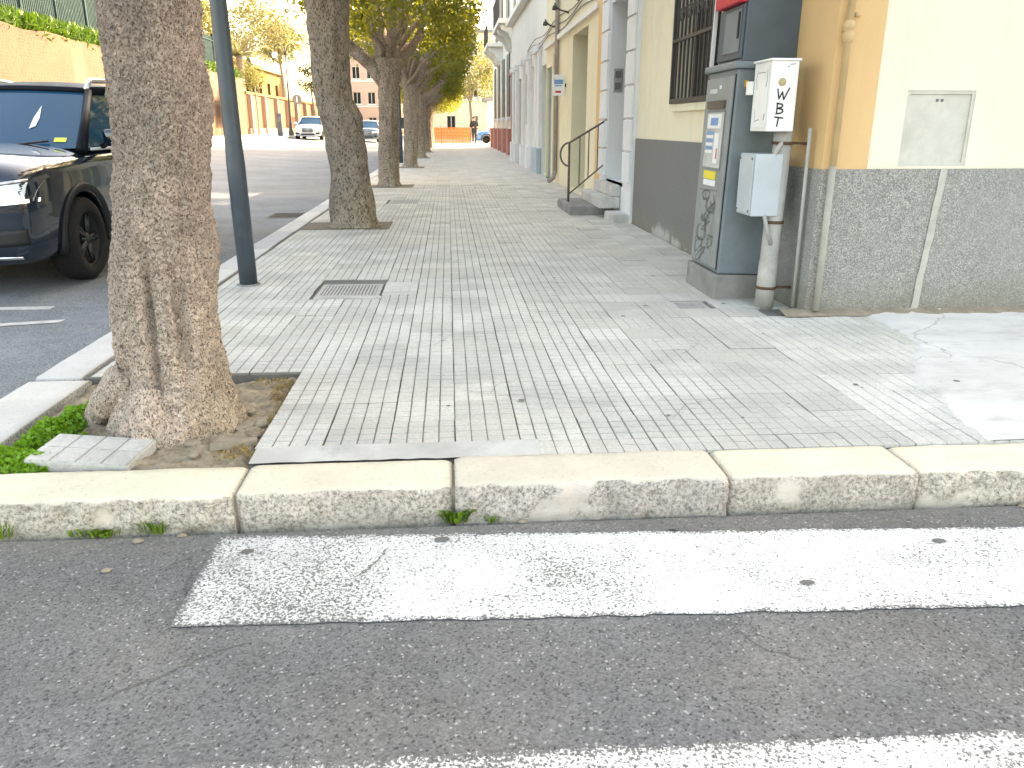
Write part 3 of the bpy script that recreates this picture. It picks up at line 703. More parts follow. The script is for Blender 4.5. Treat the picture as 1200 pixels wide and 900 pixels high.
for (xa, za), (xb, zb) in zip(pts[:-1], pts[1:]):
    wa, wb = .022 + .008 * N3((za, 9, 0), 9), .022 + .008 * N3((zb, 9, 0), 9); sh = .06 * (za / .9)
    m.quad((xa - wa + sh, 4.894, za), (xb - wb + .06 * zb / .9, 4.894, zb), (xb + wb + .06 * zb / .9, 4.894, zb), (xa + wa + sh, 4.894, za))
part(m, 'cement_patch', 'patch', cb)
for s in range(8):
    m = MB(); z0 = .02; y0 = 7.6 + s * .3
def gx_box(*a, **k): return MB().box(*a, **k)
# hatch
hx0, hx1, hz0, hz1 = hatch
hp = MB(); hp.box(hx0 + .006, hx1 - .006, 4.935, 4.955, hz0 + .004, hz1 - .006, b=.002); hp = part(hp, 'meter_hatch', 'panelm', cb)
m = MB()
for q in ((hx0, hx0 + .02, hz0, hz1), (hx1 - .02, hx1, hz0, hz1), (hx0 + .02, hx1 - .02, hz1 - .02, hz1), (hx0 + .02, hx1 - .02, hz0, hz0 + .02)): m.box(q[0], q[1], 4.925, 4.96, q[2], q[3])
part(m, 'hatch_frame', 'panelm', cb)
m = MB(); m.lathe([(0, -.006), (.008, -.006), (.009, 0)], 10, (2.955, 4.935, 1.30), 'y'); m.lathe([(0, -.006), (.008, -.006), (.009, 0)], 10, (2.985, 4.935, 1.30), 'y'); part(m, 'hatch_lock', 'castiron', cb)
# window with iron grille
window(cb, 'x', FX - cb.location.x, 1, *(win[0] - 4.92, win[1] - 4.92, win[2], win[3]), .2, 'wood')
m = MB(); m.box(FX - .05, FX + .2, win[0] - .06, win[1] + .06, win[2] - .07, win[2] - .004); part(m, 'window_sill', 'cream_side', cb)
gr = obj('window_grille', None, cb, (FX - .05 - cb.location.x, win[0] - cb.location.y, win[2])); gw = win[1] - win[0]; gh = 1.64
m = MB()
for y0, y1, z0, z1 in ((0, gw, 0, .045), (0, gw, gh - .03, gh), (0, .035, 0, gh), (gw - .035, gw, 0, gh)): m.box(-.02, .015, y0, y1, z0, z1)
m.box(-.018, .012, .0351, gw - .0351, .56, .59); m.box(-.018, .012, .0351, gw - .0351, 1.2, 1.23)
m.build('grille_frame', 'iron', gr)
barm = B(-.009, .009, -.009, .009, .045, gh - .03).mesh('bar', 'iron')
for k in range(9): obj('bar', barm, gr, (0, gw * (k + 1) / 10, 0))
sm = MB()
for z0 in (.70,):
    for s in (1,):
        sm.tube([(0, s * (.05 + .045 * math.cos(a) * (1 - a / 14)), z0 + .09 + .07 * math.sin(a) * (1 - a / 14)) for a in np.linspace(0, 9, 22)], .006, 6)
scm = sm.mesh('scroll', 'iron')
for k in range(4):
    for s in (-1, 1):
        for zz in (0, .25): o = obj('scroll', scm, gr, (-.004, gw * (2 * k + 2) / 10, zz)); o.scale = (1, s, 1)
for u in ups + []:
    if u[0] > 6.2 and u[1] < 10: window(cb, 'x', 0, 1, u[0] - 4.92, u[1] - 4.92, u[2], u[3], .2, 'whitepl', 'shutter')
for u in side_up: window(cb, 'y', 0, 1, u[0] - FX, u[1] - FX, u[2], u[3], .18, 'whitepl', 'shutter')
# ---- white door bay (rusticated) with steps
wd0, wd1 = CB1, 12.2; do0, do1 = 10.52, 11.62
m = MB()
wall_panel(m, 'x', FX - .05, wd0, wd1, 0, 3.1, [(do0, do1, .45, 2.72)], .62, 1)
m.quad((FX - .05, wd0, 0), (FX + .1, wd0, 0), (FX + .1, wd0, 3.1), (FX - .05, wd0, 3.1)); m.quad((FX - .05, wd1, 0), (FX + .1, wd1, 0), (FX + .1, wd1, 3.1), (FX - .05, wd1, 3.1)); m.quad((FX - .05, wd0, 3.1), (FX - .05, wd1, 3.1), (FX + .1, wd1, 3.1), (FX + .1, wd0, 3.1))
part(m, 'door_surround', 'whitepl', cb)
for (a, b) in ((wd0 + .03, do0 - .06), (do1 + .06, wd1 - .03)):
    z = .48
    while z < 3.0: q = MB(); q.box(FX - .085, FX - .0505, a, b, z, min(z + .36, 3.08), b=.008); part(q, 'quoin_block', 'whitepl', cb); z += .385
m = MB(); wall_panel(m, 'x', FX, wd0, 12.25, 3.1, HB, [u for u in ups if u[0] > 10], .2, 1); part(m, 'street_wall', 'cream_side', cb)
for u in ups:
    if u[0] > 10: window(cb, 'x', 0, 1, u[0] - 4.92, u[1] - 4.92, u[2], u[3], .2, 'whitepl', 'shutter')
m = MB(); m.box(FX + .5, FX + .56, do0, do1, .45, 2.72); dr = part(m, 'house_door', 'wood', cb)
for k in range(2):
    for zz in ((.6, 1.3), (1.4, 2.5)):
        q = MB(); q.box(FX + .485, FX + .5, do0 + .08 + k * .54, do0 + .48 + k * .54, zz[0], zz[1], b=.006); part(q, 'door_panel', 'wood', cb)
m = MB(); m.box(FX + .0, FX + .12, do1 - .018, do1 - .002, 1.60, 1.90, b=.004); ic = part(m, 'intercom', 'steel', cb)
for nm, z_a, z_b in (('speaker_grille', 1.78, 1.87), ('key_plate', 1.63, 1.72)):
    q = MB(); q.box(FX + .02, FX + .10, do1 - .022, do1 - .0185, z_a, z_b); me = q.mesh(nm, 'castiron'); me.transform(Matrix.Translation(-cb.location)); obj(nm, me, ic)
m = MB(); m.box(FX - .05, FX + .6, do0 - .002, do1 + .002, .40, .448); part(m, 'threshold', 'concrete_mid', cb)
st = thing('door_steps', 'worn grey stone steps below the white doorway', 'steps', (1.9, 11.2, 0))
for x0, x1, y0, y1, z0, z1 in ((1.62, FX - .06, 10.98, 12.3, -.02, .12), (1.95, FX - .055, 10.6, 12.1, .1205, .27), (2.1, FX - .052, 10.62, 11.9, .2705, .42)):
    q = MB(); q.box(x0, x1, y0, y1, z0, z1, b=.02); part(q, 'step', 'concrete_mid' if z0 > 0 else 'concrete_dark', st)
q = MB(); q.box(FX - .26, FX - .022, 10.06, 10.6, -.02, .10, b=.02); part(q, 'step_cheek', 'concrete_mid', st)
# handrail
hr = thing('handrail', 'brown iron handrail with a curled end beside the doorway steps', 'handrail', (1.70, 11.7, .12))
def wp(*pts): return [Vector(p) - Vector((1.70, 11.7, .12)) for p in pts]
MB().tube(wp((1.70, 11.7, .12), (1.70, 11.7, .93)), .017, 8).build('post', 'ironbrown', hr, True)
curl = [(1.70 - .11 * math.sin(a) * 1.0, 11.7 + .12 * math.sin(a), .77 + .16 * math.cos(a)) for a in np.linspace(0, math.pi, 10)]
MB().tube(wp((2.24, 11.75, 1.24), (1.70, 11.7, .93), *curl[1:]), .014, 8).build('top_rail', 'ironbrown', hr, True)
MB().tube(wp((2.22, 11.75, .64), (1.70, 11.7, .22)), .010, 8).build('lower_rail', 'ironbrown', hr, True)
for t in (.28, .52, .76):
    x = 1.70 + .54 * t; MB().tube(wp((x, 11.7 + .05 * t, .22 + .42 * t), (x, 11.7 + .05 * t, .93 + .31 * t)), .009, 6).build('baluster', 'ironbrown', hr, True)

# ---- middle building
mbd = thing('yellow_terrace_house', 'pale yellow terrace house with a deep doorway and brown downpipe', 'building', (FX, 12.25, 0))
m = MB(); ops = [(13.85, 15.5, .05, 2.70), (17.6, 18.3, .03, 2.62), (18.55, 19.5, .0, 2.4)]
upm = upper_windows(12.6, 19.2, (3.9,), 2.3)
wall_panel(m, 'x', FX, 12.25, 19.6, -.02, 8.0, ops + upm, .55, 1); m.quad((FX, 12.25, 8), (FX, 19.6, 8), (13, 19.6, 8), (13, 12.25, 8)); m.quad((FX, 19.6, 4), (13, 19.6, 4), (13, 19.6, 8), (FX, 19.6, 8)); part(m, 'street_wall', 'yellow', mbd)
m = MB(); m.box(FX - .035, FX - .001, 12.26, 12.72, 0, 7.9); part(m, 'pilaster', 'orange', mbd)
m = MB(); m.box(FX - .07, FX - .002, 12.73, 19.58, 2.80, 2.88); part(m, 'string_course', 'whitewarm', mbd)
m = MB(); m.box(FX - .25, 13, 12.3, 19.55, 8.002, 8.2); part(m, 'cornice', 'whitewarm', mbd)
m = MB(); m.box(FX + .45, FX + .5, 13.85, 15.5, .05, 2.7); d2 = part(m, 'house_door', 'shutter', mbd)
m = MB(); m.box(FX + .42, FX + .4495, 14.66, 14.70, .05, 2.7); part(m, 'door_edge', 'seam', mbd)
m = MB(); m.box(FX + .45, FX + .5, 17.6, 18.3, .03, 2.62); part(m, 'house_door', 'wood', mbd)
m = MB(); m.box(FX + .06, FX + .12, 18.55, 19.5, .0, 2.4); part(m, 'shop_door', 'greendoor', mbd)
m = MB(); m.tube([(FX - .06, 17.3, .25), (FX - .06, 17.3, 7.8)], .045, 10); m.tube([(FX - .06, 17.3, .26), (FX - .10, 17.3, .12), (FX - .2, 17.2, .06)], .05, 10); part(m, 'downpipe', plain('downpipe', (.33, .28, .26), .6), mbd, True)
for u in upm: window(mbd, 'x', 0, 1, u[0] - 12.25, u[1] - 12.25, u[2], u[3], .2, 'whitepl', 'shutter')
for k, (y, z) in enumerate(((16.1, 3.15), (14.9, 3.2), (17.6, 3.05))):
    br = thing('wall_bracket', ['black curved iron bracket on the yellow house by the sign', 'black curved iron bracket above the deep doorway', 'black curved iron bracket beside the downpipe'][k], 'bracket', (FX, y, z))
    MB().tube([(0, 0, 0)] + [(-.05 - .22 * math.sin(a), -.02, .02 + .10 * (1 - math.cos(a * 1.3))) for a in np.linspace(.1, 1.5, 8)], .016, 8).build('arm', 'iron', br, True)
    MB().lathe([(.0, .02), (.035, .015), (.05, -.05), (.045, -.06), (0, -.06)], 12, (-.27, -.02, .10)).build('cap', 'iron', br, True)
m = MB()
for k in range(3): m.tube([(FX - .02, y, 3.0 + .1 * k + .05 * math.sin(y * 1.4 + k)) for y in np.linspace(12.3, 24, 40)], .009, 5)
tag(m.build('wall_cable', 'castiron', None, True), 'dark sagging cables strung along the house fronts above the doors', 'cable')
sg = thing('wall_sign', 'small white projecting sign on the yellow terrace house', 'sign', (FX, 16.3, 1.9))
B(-.26, -.03, -.03, .03, -.19, .19, b=.008).build('board', 'white_st', sg); B(-.03, .0, -.015, .015, -.03, .03).build('bracket', 'iron', sg)
q = MB(); q.box(-.235, -.06, -.0325, -.0302, .02, .10); q.box(-.22, -.09, -.0325, -.0302, -.02, .0); q.build('lettering', 'blue_st', sg); B(-.21, -.10, -.0325, -.0302, -.14, -.10).build('red_mark', 'red_st', sg)
# ---- white building, roof lowered to let sun onto the street tree crowns
wb = thing('white_shop_building', 'white building, lowered to let sun onto the trees, with a teal roller door and pale blue plinths', 'building', (FX, 19.6, 0))
WX = FX + .06
m = MB(); wops = [(19.75, 21.0, .02, 2.55), (22.3, 23.6, .02, 2.7), (26.5, 27.7, .02, 2.6)]
wall_panel(m, 'x', WX, 19.6, 31, -.02, 4.5, wops + [(24.3, 25.4, 1.2, 2.6)], .3, 1); m.quad((WX, 19.6, 4.5), (WX, 31, 4.5), (13, 31, 4.5), (13, 19.6, 4.5)); part(m, 'street_wall', 'whitewarm', wb)
m = MB(); m.box(WX - .22, 13, 19.65, 30.95, 4.502, 4.65); part(m, 'cornice', 'whitewarm', wb)
for a, b, mt_ in ((19.75, 21.0, 'greendoor'), (22.3, 23.6, 'whitepl'), (26.5, 27.7, 'wood')):
    m = MB(); m.box(WX + .22, WX + .28, a, b, .02, 2.7)
    for k in range(18): m.box(WX + .2, WX + .2195, a + .05, b - .05, .1 + k * .14, .2 + k * .14)
    part(m, 'roller_door', mt_, wb)
for a in (21.05, 21.75, 23.7, 25.6, 27.9, 29.5):
    m = MB(); m.box(WX - .08, WX - .001, a, a + .45, .0, 3.0, b=.01); part(m, 'pilaster', 'whitepl', wb)
    m = MB(); m.box(WX - .14, WX - .0015, a - .05, a + .5, -.02, .62, b=.02); part(m, 'pilaster_plinth', 'blueplinth' if a < 23 else 'whitepl', wb)
    m = MB(); m.box(WX - .14, WX - .0015, a - .05, a + .5, 2.9, 3.05, b=.01); part(m, 'capital', 'whitepl', wb)
window(wb, 'x', WX - FX, 1, 4.7, 5.8, 1.2, 2.6, .25)
# ---- far building with pink plinth
PX = FX + .40
fb = thing('balcony_building', 'tall white building with pink plinths, dark shutters and a corbelled balcony', 'building', (PX, 31, 0))
m = MB(); fops = [(36.2 + k * 3.4, 37.8 + k * 3.4, 1.55, 4.1) for k in range(4)] + [(32.6, 34.2, .02, 2.9)] + [(32.5 + k * 4.2, 33.9 + k * 4.2, 5.3, 7.6) for k in range(4)]
wall_panel(m, 'x', PX, 31, 50, -.02, 10, fops, .35, 1); m.quad((PX, 31, 10), (PX, 50, 10), (13, 50, 10), (13, 31, 10)); m.quad((PX, 31, 4), (13, 31, 4), (13, 31, 10), (PX, 31, 10)); m.quad((WX, 31, 0), (PX, 31, 0), (PX, 31, 10), (WX + .3, 31, 10)); m.quad((PX, 50, 0), (13, 50, 0), (13, 50, 10), (PX, 50, 10)); part(m, 'street_wall', 'whitewarm', fb)
m = MB(); m.box(PX - .4, 13, 31.01, 50.2, 10.002, 10.3); part(m, 'cornice', 'whitewarm', fb)
for (a, b, c, d) in fops:
    if c > 1: 
        for ya, yb in ((a, (a + b) / 2 - .02), ((a + b) / 2 + .02, b)): m = MB(); m.box(PX - .05, PX - .008, ya, yb, c, d); part(m, 'shutter', 'shutter', fb)
        m = MB(); m.box(PX + .2, PX + .25, a, b, c, d); part(m, 'pane', 'darkglass', fb)
        m = MB(); m.box(PX - .12, PX - .003, a - .1, b + .1, c - .14, c - .004); part(m, 'sill', 'whitepl', fb)
for a, b in ((34.6, 35.9), (38.0, 39.3), (41.4, 42.7), (44.8, 46.1), (48.2, 49.6)):
    m = MB(); m.box(PX - .22, PX - .002, a, b, -.02, 1.05, b=.02); part(m, 'pilaster_plinth', 'pink', fb)
    m = MB(); m.box(PX - .03, PX - .0025, a + .1, b - .1, 1.052, 4.0); part(m, 'pilaster', 'whitewarm', fb)
m = MB(); m.box(PX - .12, PX - .002, 32.4, 32.58, 0, 3.05); m.box(PX - .12, PX - .002, 34.22, 34.4, 0, 3.05); m.box(PX - .2, PX - .0025, 32.3, 34.5, 3.051, 3.3); part(m, 'door_frame', 'redtrim', fb)
m = MB(); m.box(PX + .2, PX + .26, 32.6, 34.2, .02, 2.9); part(m, 'house_door', 'wood', fb)
for by0, by1 in ((31.9, 36.2), (41.0, 45.2)):
    bal = MB(); bal.box(PX - .75, PX - .003, by0, by1, 4.75, 4.92, b=.02); bal = part(bal, 'balcony', 'whitewarm', fb)
    for k in range(3):
        y = by0 + .3 + k * (by1 - by0 - .9) / 2; q = MB(); C_ = [(.68, 4.748), (.004, 4.748), (.004, 4.05), (.2, 4.12), (.38, 4.45), (.62, 4.56)]
        q.add([(PX - a, y, b) for a, b in C_] + [(PX - a, y + .28, b) for a, b in C_], [(0, 1, 2, 3, 4, 5), (11, 10, 9, 8, 7, 6)] + [(i, i + 6, (i + 1) % 6 + 6, (i + 1) % 6) for i in range(6)])
        me = fixn(q.mesh('corbel', 'whitewarm')); me.transform(Matrix.Translation(-fb.location)); obj('corbel', me, bal)
    q = MB(); q.box(PX - .73, PX - .69, by0 + .05, by1 - .05, 5.75, 5.8); nb_ = int((by1 - by0 - .1) / .14)
    for k in range(nb_): q.box(PX - .72, PX - .70, by0 + .1 + k * .14, by0 + .12 + k * .14, 4.921, 5.749)
    me = q.mesh('railing', 'iron'); me.transform(Matrix.Translation(-fb.location)); tag(obj('railing', me, bal), kind='stuff')

# ================================================================== CABINETS BY THE CORNER
def gbox(t, name, mats, *a, b=.006, parent=None, off=None):
    q = MB(); q.box(*a, b=b); return q.build(name, mats, parent or t)
cabT = thing('utility_cabinet', 'tall grey steel utility cabinet on a concrete base beside the corner', 'cabinet', (2.03, 5.74, 0))
B(-.215, .22, -.34, .33, -.02, .165, b=.015).build('concrete_base', 'concrete_dark', cabT)
CA = obj('cabinet_body', None, cabT)   # placeholder replaced below
bpy.data.objects.remove(CA)
X0, X1, Y0, Y1, Z0, Z1 = -.195, .20, -.325, .29, .17, 1.50
body = B(X0, X1, Y0, Y1, Z0, Z1, b=.01).build('housing', 'cab', cabT)
B(X0 - .03, X1 + .015, Y0 - .025, Y1 + .025, Z1 + .0005, Z1 + .045, b=.012).build('lid', 'cab', cabT)
door = B(X0 - .018, X0 - .0005, Y0 + .035, Y1 - .03, Z0 + .03, Z1 - .04, b=.006).build('door', 'cab_front', cabT)
m = MB(); xd = X0 - .0188
for q in ((Y0 + .022, Y0 + .034, Z0 + .02, Z1 - .03), (Y1 - .03, Y1 - .02, Z0 + .02, Z1 - .03)): m.box(X0 - .004, X0 - .0006, *q)
m.build('door_gap', 'seam', cabT)
def plate(p, name, mats, y0, y1, z0, z1, d0=0, d1=.003): return B(xd - d1, xd - d0, y0, y1, z0, z1).build(name, mats, p)
plate(door, 'slot_hood', 'brown_d', -.20, .15, 1.26, 1.31, 0, .02)
plate(door, 'panel_rim', 'cab', -.215, .175, .855, 1.245, 0, .004)
plate(door, 'panel', 'concrete_mid', -.20, .16, .87, 1.235, .0045, .006)
plate(door, 'label', 'white_st', -.16, .13, 1.13, 1.225, .0065, .008)
plate(door, 'screen', 'blue_st', -.10, .06, 1.15, 1.20, .0085, .0095)
for k in range(6):
    plate(door, 'keypad_strip', 'blue_st' if k % 2 else 'white_st', -.02, .13, .965 + k * .025, .985 + k * .025, .0065, .008)
plate(door, 'notice', 'white_st', -.14, -.05, .90, 1.10, .0065, .008); plate(door, 'mark', 'red_st', -.13, -.11, .93, 1.0, .0085, .0095)
plate(door, 'yellow_label', 'yellow_st', -.13, .13, .79, .845, .0, .003); plate(door, 'white_label', 'white_st', -.14, .12, .745, .785, .0, .003)
plate(door, 'badge', 'white_st', -.08, -.045, 1.385, 1.41)
plate(door, 'nameplate', 'box_grey', .0, .16, 1.36, 1.39)
m = MB(); rgk = random.Random(5)
for k in range(9):
    cy, cz, rr = rgk.uniform(-.16, .14), .26 + k * .052, rgk.uniform(.03, .07); ph = rgk.uniform(0, 6)
    m.ribbon([(max(-.2, min(.19, cy + rr * 1.5 * math.sin(a * 1.3 + ph) * (1 - a / 14) + .05 * math.sin(a * 2.7))), cz + rr * math.cos(a * 1.9 + ph)) for a in np.linspace(0, 5.5, 18)], .007, 'x', xd - .0016 - k * .0001)
m.ribbon([(-.2, .70), (-.17, .45), (-.19, .27)], .005, 'x', xd - .003); m.ribbon([(.19, .71), (-.2, .72)], .004, 'x', xd - .003)
m.build('scribble', 'graf', door)
B(X0 + .05, X0 + .075, Y0 - .004, Y0 - .0002, 1.39, 1.43).build('warning_sticker', 'orange_st', cabT)
for c in [cabT]: c.rotation_euler = (0, R(1.6), 0)
uc = thing('dark_cabinet', 'dark slate steel box standing on top of the grey cabinet', 'cabinet', (2.07, 5.70, 1.548))
B(-.16, .20, -.25, .25, -.004, .78, b=.01).build('housing', 'cab_dark', uc); dd = B(-.178, -.1605, -.235, .235, .02, .345, b=.006).build('door', 'cab_dark', uc)
B(-.184, -.1785, -.21, .10, .06, .32, b=.004).build('door_panel', 'cab', dd); B(-.19, -.1845, -.20, -.17, .14, .30).build('handle', 'seam', dd)
B(-.22, -.1605, -.24, .24, .352, .55, b=.01).build('red_canopy', 'red_st', uc)
B(-.215, -.19, .252, .27, -.04, .6).build('edge_strip', 'whitepl', uc)
uc.rotation_euler = (0, R(1.2), 0)
# post and boxes
cp = thing('conduit_post', 'thick grey conduit pipe rising from the pavement at the corner', 'pipe', (2.085, 5.145, 0))
MB().lathe([(.0, -.02), (.062, -.02), (.062, .3), (.058, .31), (.057, 1.16), (0, 1.16)], 24).build('pipe', 'pipe_grey', cp, True)
for z in (.13, .56, 1.05): MB().lathe([(.058, -.009), (.066, -.009), (.066, .009), (.058, .009)], 24, (0, 0, z)).build('strap', 'rust', cp, True)
for z in (.13, 1.05): B(.06, .19, -.008, .008, z - .008, z + .008).build('strap_arm', 'rust', cp)
MB().tube([(.03, -.03, 1.12), (-.06, -.06, 1.0), (-.05, -.03, .92)], .016, 8).build('bent_conduit', 'pipe_grey', cp, True)
MB().tube([(-.1, -.045, .66), (-.06, -.07, .50), (-.02, -.05, .42)], .014, 8).build('bent_conduit', 'pipe_grey', cp, True)
cp.rotation_euler = (0, R(1.0), 0)
tc = MB().tube([(2.235, 5.03, .02), (2.225, 5.03, 1.14)], .012, 8).build('thin_conduit', 'pipe_grey', None, True); tag(tc, 'thin pale conduit running up the orange corner behind the post', 'pipe')
wbx = thing('meter_box', 'white meter box with black letters W B T painted down its front', 'meter box', (2.035, 5.04, 1.12))
B(-.085, .085, 0, .28, 0, .405, b=.006).build('case', 'box_white', wbx); B(-.095, .095, -.01, .29, .4055, .42, b=.005).build('rain_lid', 'box_white', wbx)
B(-.092, -.0855, .03, .25, .02, .385, b=.004).build('side_door', 'box_white', wbx)
m = MB(); m.ribbon([(.04, .36), (.035, .30), (.05, .26)], .006, 'x', -.0925); m.ribbon([(.20, .36), (.215, .31), (.2, .25)], .006, 'x', -.0925); m.ribbon([(.07, .345), (.19, .345)], .004, 'x', -.0925); m.ribbon([(.04, .1), (.045, .07)], .01, 'x', -.0925); m.ribbon([(.2, .13), (.195, .06), (.12, .07)], .004, 'x', -.0925); m.build('scratches', 'graf', wbx)
B(-.13, -.094, .25, .29, .22, .30, b=.003).build('hinge_tab', 'box_white', wbx)
MB().lathe([(0, -.005), (.022, -.005), (.024, 0)], 20, (-.012, -.0005, .285), 'y').build('round_badge', 'gold', wbx)
W_ = [[(-.036, .245), (-.024, .190), (-.005, .228), (.006, .186), (.036, .250)], [(-.030, .165), (-.030, .105)], [(-.033, .163), (.0, .158), (.004, .148), (-.004, .139), (-.028, .136)], [(-.028, .135), (.004, .128), (.008, .115), (-.006, .106), (-.034, .103)], [(-.04, .084), (.012, .078)], [(-.016, .08), (-.022, .03)]]
m = MB()
for k, s_ in enumerate(W_): m.ribbon(s_, .0085, 'y', -.0015 - .0002 * k)
m.build('letters', 'black', wbx)
m = MB(); m.ribbon([(.03, .385), (.06, .388)], .004, 'y', -.0015); m.ribbon([(.015, .375), (.02, .372)], .006, 'y', -.0015); m.build('small_print', 'graf', wbx)
gbx = thing('junction_box', 'pale grey junction box fixed to the conduit below the lettered box', 'junction box', (2.005, 5.08, .60))
B(-.09, .09, 0, .27, 0, .385, b=.008).build('case', 'box_grey', gbx); B(-.098, -.0905, .012, .258, .012, .373, b=.005).build('lid', 'box_grey', gbx)
m = MB()
for y_, z_ in ((.03, .03), (.03, .355), (.24, .03), (.24, .355)): m.lathe([(0, -.103), (.008, -.103), (.009, -.0985)], 8, (0, y_, z_), 'x')
m.build('screw', 'castiron', gbx)
# downpipe at the corner
dp = thing('corner_downpipe', 'slim drainpipe painted orange above and grey below at the building corner', 'drainpipe', (2.315, 4.86, 0))
MB().tube([(0, 0, .03), (0, 0, PLZ + .02)], .021, 14).build('lower_pipe', 'pipe_greypaint', dp, True); MB().tube([(0, 0, PLZ + .0205), (0, 0, 5.5)], .021, 14).build('upper_pipe', 'pipe_cream', dp, True)
for z in (1.66, 3.4): MB().lathe([(.021, -.05), (.03, -.045), (.032, 0), (.024, .012), (.033, .022), (.033, .05), (.0215, .07)], 16, (0, 0, z)).build('collar', 'pipe_cream', dp, True)
MB().tube([(.03, 0, 1.76), (.06, .02, 1.76)], .014, 10).build('stub', 'pipe_cream', dp, True)

# ================================================================== TREES
def trunk_mesh(rows, nseg, fn, name, matn, res_z=None):
    """rows: list of (z, cx, cy, rx, ry); fn(theta,z,p)->radial offset"""
    vs = []; fs = []
    for (z, cx, cy, rx, ry) in rows:
        for j in range(nseg):
            a = 2 * math.pi * j / nseg; d = fn(a, z); vs.append((cx + (rx + d) * math.cos(a), cy + (ry + d) * math.sin(a), z))
    k = len(rows)
    for i in range(k - 1):
        for j in range(nseg): fs.append((i * nseg + j, i * nseg + (j + 1) % nseg, (i + 1) * nseg + (j + 1) % nseg, (i + 1) * nseg + j))
    fs.append(tuple((k - 1) * nseg + j for j in range(nseg)))
    return MB().add(vs, fs)
def interp(tab, z): return float(np.interp(z, [t[0] for t in tab], [t[1] for t in tab]))
def leaf_cloud(n, sampler, size, seed, aspect=.5, droop=.3):
    rg = np.random.default_rng(seed); P = sampler(n, rg); n = len(P)
    d = rg.normal(size=(n, 3)); d[:, 2] -= droop; d /= np.linalg.norm(d, axis=1)[:, None]
    u = rg.normal(size=(n, 3)); u -= (u * d).sum(1)[:, None] * d; u /= np.linalg.norm(u, axis=1)[:, None]
    L = size * rg.uniform(.65, 1.3, n)[:, None]; nn = np.cross(d, u) * L * .10
    v = np.stack([P, P + d * L * .45 + u * L * aspect * .5 + nn, P + d * L, P + d * L * .45 - u * L * aspect * .5 + nn], 1).reshape(-1, 3)
    me = bpy.data.meshes.new('leaves'); me.vertices.add(4 * n); me.vertices.foreach_set('co', v.ravel())
    me.loops.add(4 * n); me.loops.foreach_set('vertex_index', np.arange(4 * n)); me.polygons.add(n); me.polygons.foreach_set('loop_start', np.arange(n) * 4); me.polygons.foreach_set('loop_total', np.full(n, 4))
    me.update(calc_edges=True); return me
def clump_sampler(box, nclump, cr, shell=.35, seed=0, power=4):
    x0, x1, y0, y1, z0, z1 = box; c = np.array([(x0 + x1) / 2, (y0 + y1) / 2, (z0 + z1) / 2]); h = np.array([(x1 - x0) / 2, (y1 - y0) / 2, (z1 - z0) / 2])
    rg = np.random.default_rng(seed + 99); cc = []
    while len(cc) < nclump:
        q = rg.uniform(-1, 1, 3); r = (np.abs(q) ** power).sum() ** (1 / power)
        if 1 - shell < r < .97: cc.append(q)
    cc = np.array(cc)
    def f(n, rg2):
        i = rg2.integers(0, nclump, n); q = cc[i] * h + rg2.normal(size=(n, 3)) * cr * np.array([1, 1, .75])
        k = (np.abs(q / (h * 1.03)) ** power).sum(1) < 1.12
        return (q[k] + c)
    return f
# ---- the big trunk in front
L_ = [(1.573, -1.208), (1.32, -1.225), (1.144, -1.233), (.961, -1.257), (.707, -1.307), (.508, -1.334), (.336, -1.353), (.194, -1.365), (.105, -1.39), (.02, -1.42), (-.08, -1.44)][::-1]
R_ = [(1.576, -.886), (1.408, -.893), (1.278, -.869), (1.204, -.868), (1.053, -.904), (.865, -.922), (.67, -.915), (.502, -.94), (.328, -.939), (.184, -.924), (.054, -.904), (-.002, -.897), (-.08, -.885)][::-1]
t1 = thing('ficus_tree', 'thick pale ficus trunk growing from the open soil pit by the kerb', 'tree', (-1.12, 3.22, 0), 'street trees')
def f1(a, z):
    p = Vector((math.cos(a), math.sin(a), z * 1.6))
    d = .020 * noise.noise(p * 1.7 + Vector((3, 0, 0))) + .010 * noise.noise(p * 4)
    q = Vector((math.cos(a) * .19, math.sin(a) * .19, z * .8))
    d += .0075 * noise.fractal(q * 22, .8, 2, 4) + .006 * noise.noise(q * 14 + Vector((9, 2, 0)))
    wn = .007 * (1 - min(1, abs(noise.noise(q * 42)) * 4.5)) + .004 * (1 - min(1, abs(noise.noise(q * 75 + Vector((4, 4, 4)))) * 4)); d -= wn
    # long folds facing the pavement / camera (angle -90deg is the crossing side)
    for a0, z0, z1, wv, dep in ((-1.62, .16, .74, .085, .045), (-1.05, .22, .66, .13, .045), (-2.35, .05, .4, .16, .02), (-.35, .0, .35, .2, .02), (-1.75, .72, 1.0, .08, .014)):
        aa = (a - a0 - .25 * math.sin(z * 5) * .4 + math.pi) % (2 * math.pi) - math.pi
        d -= dep * math.exp(-(aa / wv) ** 2) * sstep(z, z0 - .08, z0 + .08) * (1 - sstep(z, z1 - .2, z1 + .05))
    for a0, amp in ((-.55, .05), (-1.35, .045), (-2.0, .03), (2.6, .05), (1.0, .05), (.2, .03)):
        aa = (a - a0 + math.pi) % (2 * math.pi) - math.pi
        d += amp * math.exp(-(aa / .30) ** 2) * max(0, 1 - max(0, z) / .22) ** 2
    return d
rows = []
for z in list(np.linspace(-.08, 1.62, 340)) + list(np.linspace(1.66, 2.6, 40)):
    xl, xr = (interp(L_, z), interp(R_, z)) if z < 1.6 else (-1.208 - .05 * sstep(z, 1.6, 2.6), -.886 + .08 * sstep(z, 1.6, 2.6))
    rx = (xr - xl) / 2; rows.append((z, (xl + xr) / 2 + 1.12, 0, rx, .5 * rx + .095))
m = trunk_mesh(rows, 280, f1, 'trunk', 'bark')
